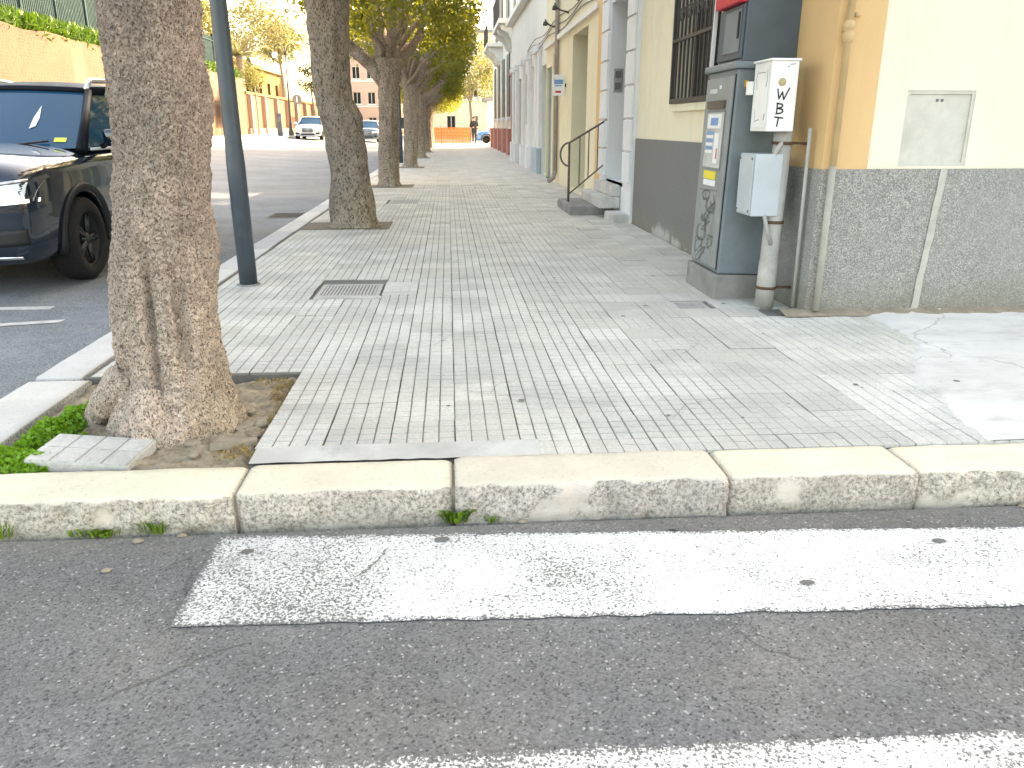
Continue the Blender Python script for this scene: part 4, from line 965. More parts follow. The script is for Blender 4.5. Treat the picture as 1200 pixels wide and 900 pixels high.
# side root to the left, right foot
def root(path, rad, n=18):
    P = [Vector(p) for p in path]; q = MB().tube(path, rad, n); q.v = [tuple(Vector(v) + Vector((noise.noise(Vector(v) * 16), noise.noise(Vector(v) * 16 + Vector((5, 0, 0))), noise.noise(Vector(v) * 16 + Vector((0, 7, 0))))) * .014) for v in q.v]; return q
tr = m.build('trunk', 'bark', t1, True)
def smoothpath(pts, n=14):
    P = np.array(pts, float); t = np.linspace(0, len(P) - 1, n); return [tuple(np.array([np.interp(tt, range(len(P)), P[:, i]) for i in range(P.shape[1])])) for tt in t]
for path in ([(-.14, -.06, .22, .085), (-.25, -.04, .12, .070), (-.34, .02, .04, .050), (-.40, .02, -.05, .035)], [(.12, -.06, .10, .07), (.17, -.07, .04, .06), (.20, -.07, -.02, .05), (.22, -.06, -.06, .03)], [(-.05, -.14, .16, .08), (-.07, -.20, .06, .07), (-.08, -.23, -.03, .045)]):
    sp = smoothpath(path); rt = root([q[:3] for q in sp], [q[3] for q in sp]); rt.build('root', 'bark', t1, True)
def limb(pts, r0, r1, n=10, wob=.03, seed=0):
    sp = smoothpath(pts, 4 * len(pts)); k = len(sp)
    P = [(p[0] + wob * noise.noise(Vector((i * .5, seed, 1))), p[1] + wob * noise.noise(Vector((i * .5, seed, 5))), p[2]) for i, p in enumerate(sp)]
    return MB().tube(P, [r0 + (r1 - r0) * i / (k - 1) + .012 * noise.noise(Vector((i * .7, seed, 9))) for i in range(k)], n)
def crown_twigs(box, origin, seed, n=9, r=.05):
    rg = random.Random(seed); out = MB()
    for k in range(n):
        e = Vector((rg.uniform(box[0], box[1]) * .85, rg.uniform(box[2], box[3]) * .85, rg.uniform(box[4] + .6, box[5] - .2))); o = Vector(origin); mid = o.lerp(e, .5) + Vector((rg.uniform(-.2, .2), rg.uniform(-.2, .2), rg.uniform(0, .25)))
        q = limb([o[:], mid[:], e[:]], r, .015, 7, .12, seed + k); out.add(q.v, q.f)
    return out
limbs = MB()
for pts, r0, r1 in (([(0, 0, 2.4), (-.35, .1, 2.9), (-.8, .3, 3.6)], .14, .07), ([(.04, 0, 2.4), (.4, -.1, 2.95), (.8, -.2, 3.6)], .13, .06), ([(0, .02, 2.4), (.05, .3, 3.0), (.1, .6, 3.8)], .13, .06)):
    q = limb(pts, r0, r1); limbs.add(q.v, q.f)
limbs.build('limb', 'bark', t1, True)
CR1 = (-1.9, 1.9, -2.4, 2.4, 2.75, 5.0)
crown_me = [leaf_cloud(16500, clump_sampler((-1.75, 1.98, -3.5, 3.5, 2.75, 5.2), 95, .21, .40, s), .105, s) for s in (1, 2, 3)]
for me in crown_me: me.materials.append(MT['leaf'])
me = leaf_cloud(16000, clump_sampler(CR1, 110, .28, .4, 11), .10, 11); me.materials.append(MT['leaf']); obj('crown', me, t1)
t1['label'] = 'thick pale ficus trunk growing from the open soil pit by the kerb'
# ---- trees farther along
TABS = {9.95: ([(.0, -1.45), (.03, -1.43), (.55, -1.41), (1.04, -1.44), (1.51, -1.53), (2.05, -1.54), (2.49, -1.57), (2.9, -1.6)], [(.0, -.88), (.03, -.90), (.65, -.95), (1.15, -1.0), (1.26, -1.0), (1.45, -1.10), (1.96, -1.11), (2.49, -1.06), (2.9, -1.0)]),
        16.8: ([(.0, -1.45), (.1, -1.42), (.63, -1.40), (1.28, -1.35), (1.91, -1.35), (2.4, -1.42)], [(.0, -.98), (.1, -1.01), (1.12, -.98), (1.91, -.94), (2.4, -.86)]),
        24.6: ([(.0, -1.36), (.1, -1.31), (1.2, -1.28), (2.3, -1.24)], [(.0, -.88), (.1, -.93), (1.2, -.85), (2.3, -.80)])}
def street_tree(Y, label, seed, limbs_, tab=None, near=False, crown_z=0, crown_sc=1):
    t = thing('ficus_tree', label, 'tree', (-1.15, Y, 0), 'street trees')
    if tab is None: tab = ([(0, -1.42), (.1, -1.36), (1.2, -1.30), (2.3, -1.30)], [(0, -.78), (.1, -.86), (1.2, -.92), (2.3, -.85)])
    zt = tab[0][-1][0]; rows = []
    for z in np.linspace(-.06, zt, 110 if near else 50):
        xl, xr = interp(tab[0], z), interp(tab[1], z); rows.append((z, (xl + xr) / 2 + 1.15, 0, (xr - xl) / 2, (xr - xl) / 2 * .9))
    def fn(a, z):
        p = Vector((math.cos(a), math.sin(a), z * 1.4 + seed)); return .035 * noise.noise(p * 1.8) + .018 * noise.noise(p * 4.5) + .008 * noise.noise(p * 11) + .05 * max(0, 1 - z / .15) ** 2 * abs(math.sin(a * 2.5 + seed))
    trunk_mesh(rows, 72 if near else 30, fn, 'trunk', 'bark_far').build('trunk', 'bark_far', t, True)
    for k, (pts, r0, r1) in enumerate(limbs_): limb(pts, r0, r1, 10, .06, seed + k * 3).build('limb', 'bark_far', t, True)
    bx = (-1.75, 2.2, -3.4, 3.4, 2.5, 5.2)
    crown_twigs((-1.7, 2.0, -3.0, 3.0, 2.5 + crown_z, 4.9 + crown_z), (0, 0, zt - .1), seed, 12, .07).build('branch', 'bark_far', t, True)
    o = obj('crown', crown_me[seed % 3], t, (0, 0, crown_z)); 
    if seed % 2: o.rotation_euler = (0, 0, 0); o.scale = (crown_sc, -1, 1)
    return t
def lim(*p): return [(x + 1.15, 0 + y, z) for x, y, z in p]
street_tree(9.95, 'leaning grey ficus beside the second lamp post, trunk bulging to the pavement', 1, [(lim((-1.3, 0, 2.7), (-1.75, .2, 3.0), (-2.2, .4, 3.4)), .15, .07), (lim((-1.25, 0, 2.7), (-.9, .3, 3.1), (-.5, .6, 3.7)), .15, .07), (lim((-1.3, 0, 2.7), (-1.3, -.4, 3.2), (-1.2, -.9, 3.9)), .13, .06)], TABS[9.95], True, .0)
street_tree(16.8, 'ficus with one heavy limb reaching low over the road', 2, [(lim((-1.12, 0, 1.85), (-1.45, -.05, 2.28), (-1.78, -.1, 2.56), (-2.1, -.1, 2.85), (-2.4, 0, 3.4)), .16, .07), (lim((-1.12, 0, 2.1), (-1.02, 0, 2.68), (-.84, 0, 3.28), (-.6, 0, 4.0)), .17, .07), (lim((-1.1, 0, 2.2), (-.7, .4, 2.6), (-.3, .8, 3.3)), .12, .05), (lim((-1.2, 0, 2.2), (-1.4, .3, 2.9), (-1.5, .6, 3.8)), .11, .05)], TABS[16.8], True)
street_tree(24.6, 'ficus with a pale pruned limb slanting over the pavement', 3, [(lim((-1.0, 0, 2.2), (-.43, -.1, 3.1), (-.06, -.1, 3.7), (.25, -.1, 4.3)), .15, .09), (lim((-1.05, 0, 2.2), (-1.3, .2, 2.8), (-1.6, .3, 3.5)), .14, .07), (lim((-1.05, 0, 2.2), (-1.0, .3, 3.0), (-.9, .5, 3.9)), .13, .06)], TABS[24.6], True)
LT = ['twin-stemmed ficus past the pruned limb tree', 'ficus with a forked trunk near the end of the row', 'slim ficus before the orange netting', 'last small ficus of the row by the orange netting']
for k, Y in enumerate((32.0, 39.2, 46.5, 53.6)):
    street_tree(Y, LT[k], 4 + k, [(lim((-1.0, 0, 2.1), (-.35, -.1, 2.5), (.1, -.1, 3.2), (.35, -.1, 4.0)), .16, .08), (lim((-1.1, 0, 2.1), (-1.3, .2, 2.8), (-1.6, .3, 3.5)), .14, .07), (lim((-1.05, 0, 2.1), (-.95, .3, 2.9), (-.9, .5, 3.9)), .13, .06)] + ([(lim((-1.1, .3, 0), (-1.3, .35, 1), (-1.35, .4, 2.2)), .13, .10)] if k == 0 else []), None, False, -.25 * k, 1)
# tree pits
def pit(x0, x1, y0, y1, name, matn='soil', depth=.05, amp=.02, n=40):
    def zf(x, y):
        e = min(x - x0, x1 - x, y - y0, y1 - y)
        return -depth + amp * noise.fractal(Vector((x, y, 0)) * 7, .8, 2, 6) + amp * .6 * noise.noise(Vector((x, y, 2)) * 40) - .03 * max(0, 1 - e / .05)
    return grid_mesh(list(np.linspace(x0, x1, n)), list(np.linspace(y0, y1, n)), zf).build(name, matn, None, True)
tag(pit(PIT[0] - .03, PIT[1] + .01, PIT[2] - .005, PIT[3] + .01, 'soil_pit', n=150, depth=.028, amp=.020), kind='structure')
for (a, b, c, d) in holes[3:8]:
    o = tag(B(a, b, c, d, -.02, .004).build('soil_pit', plain('pit_soil', (.17, .145, .11), .95, .3, 12, .8, 90)), kind='structure')

# ---- bits in the pit
def rock(x, y, z, sx, sy, sz, seed, rz=0):
    bm = bmesh.new(); bmesh.ops.create_icosphere(bm, subdivisions=2, radius=1)
    for v in bm.verts:
        d = 1 + .35 * noise.noise(v.co * 1.3 + Vector((seed, 0, 0))); v.co = Vector((v.co.x * sx * d, v.co.y * sy * d, max(-.6, v.co.z) * sz * d))
    me = bpy.data.meshes.new('stone'); bm.to_mesh(me); bm.free(); me.materials.append(MT['stone']); o = obj('stone', me, None, (x, y, z)); o.rotation_euler = (0, 0, rz); return o
SLAB = thing('loose_slab', 'loose grooved grey paving slab lying on the soil by the trunk', 'paving slab', (-1.32, 2.865, .0), None, R(-5))
for ii in range(4):
    for jj in range(2):
        q = MB(); q.box(-.205 + ii * .0925, -.118 + ii * .0925 - .004, -.115 + jj * .115, -.115 + jj * .115 + .110, .008, .0135, b=.002); q.build('pad', 'tile', SLAB)
B(-.21, .165, -.12, .12, -.035, .0085, b=.006).build('base', 'tile_worn', SLAB)
SLAB.rotation_euler = (R(2), R(3), R(-6))
sv = MB(); sv.add([(-.09, -.035, 0), (.09, -.02, 0), (.085, .035, 0), (-.06, .03, 0), (-.085, -.03, .03), (.085, -.018, .022), (.08, .03, .02), (-.06, .026, .028)], [(3, 2, 1, 0), (4, 5, 6, 7), (0, 1, 5, 4), (1, 2, 6, 5), (2, 3, 7, 6), (3, 0, 4, 7)])
o = sv.build('stone_shard', 'stone', None, False, (-.85, 2.955, -.028)); tag(o, 'flat pale stone shard on the soil near the pavement edge', 'stone'); o.rotation_euler = (0, 0, R(8))
rgs = random.Random(11)
RL = ['small round stone on the soil beside the trunk foot', 'flat brownish stone lying on the soil behind the shard', 'chip of stone on the soil near the loose slab', 'little pale stone on the soil by the pavement edge', 'dull stone on the soil between trunk and tiles', 'tiny stone on the soil near the kerb']
for k, (x, y, s) in enumerate([(-.86, 3.16, .035), (-.80, 3.19, .03), (-1.02, 2.98, .028), (-.79, 3.05, .02), (-.88, 3.34, .02), (-.98, 2.86, .022)]):
    tag(rock(x, y, -.02, s * 1.5, s, s * .45, k * 3.3, rgs.uniform(0, 3)), RL[k], 'stone', 'stones in the tree pit')
def patch_leaves(name, n, sampler, size, matn, seed, aspect, label, cat, parent=None, droop=0, kind='stuff'):
    me = leaf_cloud(n, sampler, size, seed, aspect, droop); me.materials.append(MT[matn]); o = obj(name, me, parent); tag(o, label, cat, None, kind); return o
def clover_s(spots):
    def f(n, rg):
        P = []
        w_ = np.array([s[2] * s[3] for s in spots]); w_ = w_ / w_.sum(); idx = rg.choice(len(spots), n, p=w_)
        S = np.array(spots)[idx]; a = rg.uniform(0, 6.283, n); r = np.sqrt(rg.uniform(0, 1, n))
        x = S[:, 0] + S[:, 2] * r * np.cos(a); y = S[:, 1] + S[:, 3] * r * np.sin(a); z = S[:, 4] * (1 - r ** 2) * rg.uniform(.35, 1, n) - .02
        return np.stack([x, y, z], 1)
    return f
patch_leaves('clover_patch', 6500, clover_s([(-1.70, 2.84, .15, .10, .055), (-1.56, 2.81, .13, .08, .045), (-1.82, 2.88, .12, .08, .05), (-1.60, 3.10, .085, .10, .07), (-1.56, 3.24, .08, .10, .07), (-1.53, 3.36, .07, .08, .06), (-1.62, 3.0, .06, .06, .04), (-1.60, 3.74, .05, .07, .04), (-1.46, 3.05, .02, .02, .03)]),   .019, 'clover', 21, .95, 'bright green clover patch beside the trunk and kerb', 'clover')
patch_leaves('dry_litter', 420, clover_s([(-.82, 2.84, .09, .05, .02), (-.80, 2.9, .05, .05, .02), (-.86, 3.74, .11, .05, .02), (-.8, 3.6, .04, .15, .01), (-.76, 3.3, .02, .3, .01)]),   .022, 'dryleaf', 22, .3, 'dry leaf litter at the edge of the soil pit', 'leaf litter')
def tuft(x, y, n, hgt, spread, label, seed, z=RZ, broad=False):
    rg = np.random.default_rng(seed); m = MB()
    for k in range(n):
        a = rg.uniform(0, 6.283); r = spread * rg.uniform(0, .5); bx, by = r * math.cos(a) * 1.8, r * math.sin(a) * .4; ln = hgt * rg.uniform(.5, 1.15); lean = rg.uniform(.2, 1.0); wd = rg.uniform(.0015, .003) * (2.2 if broad else 1)
        dx, dy = math.cos(a) * lean, -abs(math.sin(a)) * lean * .7
        p0 = Vector((bx, by, 0)); p1 = p0 + Vector((dx * ln * .35, dy * ln * .35, ln * .65)); p2 = p1 + Vector((dx * ln * .55, dy * ln * .55, ln * .15)); s = Vector((-dy, dx, 0)).normalized() * wd if abs(dx) + abs(dy) > 0 else Vector((wd, 0, 0))
        m.add([p0 - s, p0 + s, p1 + s * (2 if broad else 1), p1 - s * (2 if broad else 1), p2], [(0, 1, 2, 3), (3, 2, 4)])
    o = m.build('weed', 'grass', None, False, (x, y, z)); return tag(o, label, 'weed', 'weeds at the kerb foot')
tuft(-.99, 2.455, 60, .06, .07, 'weed tuft sprouting at the foot of the longest kerb stone', 1)
tuft(-1.18, 2.45, 50, .03, .09, 'low flat weed at the foot of the kerb below the trunk', 2, broad=True)
tuft(-.005, 2.455, 55, .065, .045, 'leafy weed growing from the open kerb joint', 3, broad=True)
tuft(.12, 2.45, 22, .035, .04, 'tiny weed just along the kerb from the open joint', 4)
tuft(.62, 2.46, 18, .03, .04, 'small weed at the middle of the rough kerb stone', 5)
tuft(-1.50, 2.46, 60, .07, .06, 'weed tuft by the chipped kerb bottom', 6)
# litter specks on the road
for k, (x, y, s, l) in enumerate([(-1.03, 2.40, .014, 'white scrap of paper on the asphalt below the weed tuft'), (-1.06, 2.22, .012, 'pale pebble lying alone on the open asphalt'), (2.0, 2.42, .018, 'crumpled leaf on the asphalt near the crossing stripe'), (-.9, 2.425, .012, 'white crumb at the kerb foot beside the weed tuft'), (.22, 2.44, .012, 'pale chip in the gutter by the kerb joint weed')]):
    o = rock(x, y, RZ + .004, s * 1.3, s, s * .4, 40 + k); o.name = 'litter'; tag(o, l, 'litter')

# ================================================================== LAMP POSTS
def lamp_post(x, y, label, lean=0, r0=.066):
    t = thing('lamp_post', label, 'lamp post', (x, y, 0), 'lamp posts along the kerb')
    MB().lathe([(0, -.01), (r0, -.01), (r0, .9), (r0 * .93, 1.0), (r0 * .72, 4.5), (r0 * .55, 7.2), (0, 7.2)], 28).build('pole', 'slate', t, True)
    MB().lathe([(0, .0), (r0 * 1.35, .0), (r0 * 1.25, .006), (r0 * 1.01, .009)], 28).build('base_collar', 'concrete_dark', t, True)
    MB().tube([(0, 0, 7.1), (-.1, 0, 7.5), (-.6, 0, 7.75), (-1.2, 0, 7.75)], [.04, .035, .03, .03], 12).build('arm', 'slate', t, True)
    B(-1.75, -1.15, -.12, .12, 7.68, 7.82, b=.04).build('lantern', 'slate', t)
    t.rotation_euler = (0, R(lean), 0); return t
lamp_post(-1.545, 6.2, 'dark slate lamp post standing between the pale trunk and the square grate', -.4)
lamp_post(-1.60, 13.5, 'dark slate lamp post partly hidden behind the leaning trunk')
lamp_post(-1.56, 27.6, 'slim dark lamp post beside the tree with the pruned limb')

# ================================================================== CARS
def bake(o):
    dg = bpy.context.evaluated_depsgraph_get(); me = bpy.data.meshes.new_from_object(o.evaluated_get(dg)); return me
def make_car(name, label, loc, paint, W=1.84, L=4.45, H=1.66, rot=0, lit=False, rails=True, hood=1.0, roof_mat=None):
    roof_mat = roof_mat or paint
    t = thing(name, label, 'car', loc, None, rot)
    w2 = W / 2; k = L / 4.45; h = H / 1.66
    S = [(0, .76, .34, .80, .91), (.045, .84, .24, .90, 1.00), (.20, .895, .22, .975, 1.055), (.75, .915, .22, 1.02, 1.10), (1.22, .92, .23, 1.05, 1.135), (1.7, .92, .24, 1.055, 1.10), (2.6, .92, .24, 1.07, 1.10), (3.5, .92, .24, 1.09, 1.12), (4.1, .90, .27, 1.09, 1.12), (4.36, .85, .32, 1.03, 1.08), (4.45, .77, .40, .92, .98)]
    mb = MB(); rings = []
    for (y, wv, zb, zs, zc) in S:
        wv = wv * w2 / .92; zb, zs, zc = zb * h, zs * h * hood, zc * h * hood; mid = (zb + zs) / 2
        half = [(0, zb), (wv * .8, zb), (wv * .965, zb + .05), (wv * .985, zb + .25), (wv * 1.0, mid + .08), (wv * .985, zs - .13), (wv * .95, zs - .035), (wv * .86, zs + .01), (wv * .5, zc - .012), (0, zc)]
        ring = [(x, y * k, z) for x, z in half] + [(-x, y * k, z) for x, z in half[-2:0:-1]]; rings.append(ring)
    n = len(rings[0])
    for r_ in rings: mb.v += r_
    for i in range(len(rings) - 1):
        for j in range(n): mb.f.append((i * n + j, i * n + (j + 1) % n, (i + 1) * n + (j + 1) % n, (i + 1) * n + j)); mb.mi.append(0)
    mb.f += [tuple(range(n - 1, -1, -1)), tuple((len(rings) - 1) * n + j for j in range(n))]; mb.mi += [0, 0]
    me = fixn(mb.mesh('body', paint, True)); o = obj('body_tmp', me); sub = o.modifiers.new('s', 'SUBSURF'); sub.levels = 2; sub.render_levels = 2
    WY = (.86 * k, 3.52 * k); WR = .345 * h
    cuts = []
    for wy in WY:
        for s in (-1, 1):
            q = MB().tube([(s * (w2 - .24), wy, WR), (s * (w2 + .1), wy, WR)], WR + .055, 32); c = obj('cut', fixn(q.mesh('cut', 'plastic'))); cuts.append(c)
            bo = o.modifiers.new('b', 'BOOLEAN'); bo.object = c; bo.operation = 'DIFFERENCE'; bo.solver = 'EXACT'
    bpy.context.view_layer.update(); me2 = bake(o); bpy.data.objects.remove(o)
    for c in cuts: bpy.data.objects.remove(c)
    me2.polygons.foreach_set('use_smooth', [True] * len(me2.polygons)); me2.name = 'body'; body = obj('body', me2, t)
    try: me2.set_sharp_from_angle(angle=R(38))
    except Exception: pass
    bm = bmesh.new(); bm.from_mesh(me2); bv = BVHTree.FromBMesh(bm); bm.free()
    def proj_patch(name, pts4, direction, mat_, off=.006, nu=10, nv=8, parent=None):
        a, b, c, d = [Vector(p) for p in pts4]; q = MB(); ok = {}
        for i in range(nu + 1):
            for j in range(nv + 1):
                u, v = i / nu, j / nv; p = a.lerp(b, u).lerp(d.lerp(c, u), v)
                D = Vector(direction); hit = bv.ray_cast(p - D * 2, D)
                co = hit[0] - D * off if hit[0] else p; ok[(i, j)] = len(q.v); q.v.append(tuple(co))
        for i in range(nu):
            for j in range(nv): q.f.append((ok[(i, j)], ok[(i + 1, j)], ok[(i + 1, j + 1)], ok[(i, j + 1)])); q.mi.append(0)
        o_ = q.build(name, mat_, parent or t, True); sm_ = o_.modifiers.new('t', 'SOLIDIFY'); sm_.thickness = .012; sm_.offset = -1; return o_
    # cabin
    zb_, zt_ = 1.05 * h, H - .105; y0, y1, y2, y3 = 1.15 * k, 1.93 * k, 3.85 * k, 4.28 * k
    wb_, wt_ = w2 * .925, w2 * .70
    zf_ = 1.10 * h * hood
    def ws(u, v):   # windscreen grid, u -1..1, v 0..1
        bow = .10 * (1 - u * u); wv = wb_ * .96 + (wt_ - wb_ * .96) * v; return (u * wv, y0 + (y1 - y0) * v - bow * (1 - .4 * v), zf_ - .03 + (zt_ - zf_ + .02) * v + .02 * (1 - u * u) * v)
    q = MB(); nu, nv = 12, 8
    for j in range(nv + 1):
        for i in range(nu + 1): q.v.append(ws(-1 + 2 * i / nu, j / nv))
    for j in range(nv):
        for i in range(nu): q.f.append((j * (nu + 1) + i, j * (nu + 1) + i + 1, (j + 1) * (nu + 1) + i + 1, (j + 1) * (nu + 1) + i)); q.mi.append(0)
    wsO = q.build('windscreen', 'glass', t, True)
    q = MB(); nu, nv = 12, 8    # roof
    for j in range(nv + 1):
        v = j / nv; y = y1 + (y2 - y1) * v
        for i in range(nu + 1):
            u = -1 + 2 * i / nu; q.v.append((u * wt_ * (1.0 if v < .8 else 1 - .05 * (v - .8) * 5), y - .06 * (1 - u * u) * (1 - v), zt_ + .03 * (1 - abs(u) ** 3) + .085 * math.sin(math.pi * v ** .75) * (1 - .3 * u * u)))
    for j in range(nv):
        for i in range(nu): q.f.append((j * (nu + 1) + i, j * (nu + 1) + i + 1, (j + 1) * (nu + 1) + i + 1, (j + 1) * (nu + 1) + i)); q.mi.append(0)
    q.build('roof', roof_mat, t, True)
    MB().tube([Vector(ws(u, 1)) + Vector((0, .01, .012)) for u in np.linspace(-1, 1, 13)], .032, 8).build('roof_header', 'roof_dark', t, True)
    for s in (-1, 1):
        g = MB(); a = (s * wb_, y0 + .06, zb_); b = (s * wb_, y3 - .1, zb_); c = (s * wt_, y2, zt_); d = (s * wt_, y1 + .02, zt_); g.quad(a, b, c, d); fixn(g.mesh('x', 'glass')); g.build('side_window', 'glass', t)
        MB().tube([(s * wb_ * .985, y0 - .02, zf_ - .05), (s * (wb_ + wt_) * .495, (y0 + y1) / 2, (zf_ + zt_) / 2 - .01), (s * wt_ * 1.0, y1, zt_)], [.05, .035, .035], 10).build('pillar', roof_mat, t, True)
        for yy in (2.72 * k,): MB().tube([(s * (wb_ + .004), yy, zb_), (s * (wt_ + .004), yy - .02, zt_)], .035, 8).build('pillar', 'plastic', t, True)
        MB().tube([(s * wb_, y3, zb_), (s * wt_, y2, zt_)], .07, 8).build('pillar', paint, t, True)
        MB().tube([(s * wt_, y1, zt_), (s * wt_ * 1.01, (y1 + y2) / 2, zt_ + .045), (s * wt_, y2, zt_)], .04, 8).build('roof_edge', roof_mat, t, True)
        MB().tube([(s * (wb_ + .01), y0 + .1, zb_ + .01), (s * (wb_ + .01), y3 - .1, zb_ + .02)], .014, 6).build('window_trim', 'chrome', t, True)
        if rails: MB().tube([(s * wt_ * .99, y1 - .02, zt_ + .015), (s * wt_ * .98, y1 + .10, zt_ + .10), (s * wt_ * .98, (y1 + y2) / 2, zt_ + .13), (s * wt_ * .98, y2 - .15, zt_ + .10), (s * wt_ * .99, y2, zt_ + .01)], .026, 10).build('roof_rail', 'chrome', t, True)
        mi = B(-.10, .10, -.05, .09, -.07, .08, b=.035).build('mirror', paint, t, True); mi.location = (s * (w2 + .09), y0 + .32, zb_ + .10)
        B(-.085, .085, .0905, .094, -.055, .065).build('mirror_glass', 'chrome', mi)
        MB().tube([(0, 0, 0), (-s * .14, .02, -.07)], .025, 8).build('mirror_arm', 'plastic', mi, True)
        # headlights wrap the corner
        hl = proj_patch('headlight', [(s * w2 * .42, 0, .68 * h), (s * w2 * .93, 0, .72 * h), (s * w2 * .95, 0, .86 * h), (s * w2 * .46, 0, .80 * h)], (0, 1, 0), 'lens', .006)
        proj_patch('drl_strip', [(s * w2 * .42, 0, .672 * h), (s * w2 * .95, 0, .712 * h), (s * w2 * .95, 0, .738 * h), (s * w2 * .42, 0, .698 * h)], (0, 1, 0), 'lit' if lit else 'lens', .016, 10, 2, hl)
        proj_patch('lamp_unit', [(s * w2 * .62, 0, .75 * h), (s * w2 * .80, 0, .765 * h), (s * w2 * .80, 0, .835 * h), (s * w2 * .62, 0, .815 * h)], (0, 1, 0), 'lit' if lit else 'lens', .014, 5, 4, hl)
        proj_patch('brow_trim', [(s * w2 * .42, 0, .805 * h), (s * w2 * .95, 0, .868 * h), (s * w2 * .95, 0, .885 * h), (s * w2 * .42, 0, .825 * h)], (0, 1, 0), 'chrome', .012, 10, 2)
        proj_patch('bumper_vent', [(s * w2 * .55, 0, .38 * h), (s * w2 * .88, 0, .40 * h), (s * w2 * .88, 0, .52 * h), (s * w2 * .6, 0, .50 * h)], (0, 1, 0), 'plastic', .006, 6, 4)
        proj_patch('tail_light', [(s * w2 * .45, L, .84 * h), (s * w2 * .90, L, .84 * h), (s * w2 * .90, L, .98 * h), (s * w2 * .45, L, .95 * h)], (0, -1, 0), 'red_st', .006, 6, 4)
        for yy in (1.62 * k, 2.72 * k, 3.35 * k): proj_patch('door_seam', [(s * 1, yy, .32 * h), (s * 1, yy + .012, .32 * h), (s * 1, yy + .012, 1.03 * h), (s * 1, yy, 1.03 * h)], (-s, 0, 0), 'seam', .001, 1, 14)
        for yy in (2.5 * k, 3.25 * k): proj_patch('door_handle', [(s * 1, yy, .90 * h), (s * 1, yy + .18, .90 * h), (s * 1, yy + .18, .925 * h), (s * 1, yy, .925 * h)], (-s, 0, 0), 'chrome', .03, 4, 2)
        proj_patch('sill_trim', [(s * 1, 1.3 * k, .25 * h), (s * 1, 3.1 * k, .25 * h), (s * 1, 3.1 * k, .34 * h), (s * 1, 1.3 * k, .34 * h)], (-s, 0, 0), 'plastic', .012, 14, 3)
        for wy in WY:
            arc = MB(); ro, ri = WR + .115, WR + .05
            P = []; xs_ = s * (w2 - .02)
            for a in np.linspace(-.15, math.pi + .15, 25):
                for rr in (ri, ro):
                    py, pz = wy - rr * math.cos(a), WR + rr * math.sin(a); hit = bv.ray_cast(Vector((s * 2, py, max(pz, .26))), Vector((-s, 0, 0))); xx = (hit[0].x if hit[0] and abs(hit[0].x) > w2 * .86 else s * w2 * .955) + s * .012; arc.v.append((xx, py, pz))
            for i in range(24): arc.f.append((2 * i, 2 * i + 1, 2 * i + 3, 2 * i + 2)); arc.mi.append(0)
            ao = arc.build('arch_trim', 'plastic', t, True); sm_ = ao.modifiers.new('t', 'SOLIDIFY'); sm_.thickness = .03; sm_.offset = 0
            wl = obj('wheel', None, t, (s * (w2 - .115), wy, WR)); ty = .115
            MB().lathe([(WR * .66, -ty), (WR * .92, -ty * .98), (WR * .985, -ty * .75), (WR, -ty * .3), (WR, ty * .3), (WR * .985, ty * .75), (WR * .92, ty * .98), (WR * .66, ty), (WR * .66, -ty)], 40, (0, 0, 0), 'x').build('tyre', 'tyre', wl, True)
            MB().lathe([(0, -s * -.0), (WR * .64, 0), (WR * .67, s * .09), (WR * .63, s * .085), (WR * .60, s * .02), (0, s * .015)], 36, (0, 0, 0), 'x').build('rim', 'plastic', wl, True)
            spk = MB()
            for kk in range(5):
                for da in (-.14, .14):
                    a = 2 * math.pi * kk / 5 + da; spk.tube([(s * .075, .05 * math.cos(a), .05 * math.sin(a)), (s * .07, WR * .64 * math.cos(a - da * .2), WR * .64 * math.sin(a - da * .2))], [.017, .013], 6)
            spk.lathe([(0, s * .09), (.05, s * .085), (.055, s * .05)], 16, (0, 0, 0), 'x'); spk.build('spokes', 'rim', wl, True)
    gr_ = proj_patch('grille', [(-w2 * .40, 0, .52 * h), (w2 * .40, 0, .52 * h), (w2 * .36, 0, .80 * h), (-w2 * .36, 0, .80 * h)], (0, 1, 0), 'plastic', .006)
    for zz in (.60, .70): proj_patch('grille_bar', [(-w2 * .39, 0, zz * h), (w2 * .39, 0, zz * h), (w2 * .39, 0, (zz + .025) * h), (-w2 * .39, 0, (zz + .025) * h)], (0, 1, 0), 'chrome', .018, 8, 1, gr_)
    MB().lathe([(.085, -.012), (.1, -.012), (.1, .01), (.085, .01), (.085, -.012)], 24, (0, -.02, .67 * h), 'y').build('badge_ring', 'chrome', t, True)
    proj_patch('lower_intake', [(-w2 * .5, 0, .33 * h), (w2 * .5, 0, .33 * h), (w2 * .5, 0, .45 * h), (-w2 * .5, 0, .45 * h)], (0, 1, 0), 'plastic', .006)
    proj_patch('skid_plate', [(-w2 * .8, 0, .285 * h), (w2 * .8, 0, .285 * h), (w2 * .8, 0, .31 * h), (-w2 * .8, 0, .31 * h)], (0, 1, 0), 'chrome', .008, 12, 1)
    # wipers, rear glass
    g = MB(); g.quad((-wb_ * .9, y3, zb_ + .04), (wb_ * .9, y3, zb_ + .04), (wt_ * .95, y2, zt_), (-wt_ * .95, y2, zt_)); g.build('rear_window', 'glass', t)
    for s in (-.35, .25): MB().tube([Vector(ws(s, .02)) + Vector((0, -.012, .01)), Vector(ws(s + .45, .10)) + Vector((0, -.015, .012))], .008, 6).build('wiper', 'plastic', t, True)
    B(-w2 * .85, w2 * .85, .9 * k, 3.9 * k, .18, .30).build('underside', 'plastic', t)
    return t, ws, wsO
suv, ws, wsO = make_car('parked_suv', 'dark navy SUV with lit headlight parked at the kerb behind the pale trunk', (-4.03, 6.42, RZ), 'navy', lit=True, H=1.70, roof_mat='roof_dark')
q = MB(); a, b = .76, .88
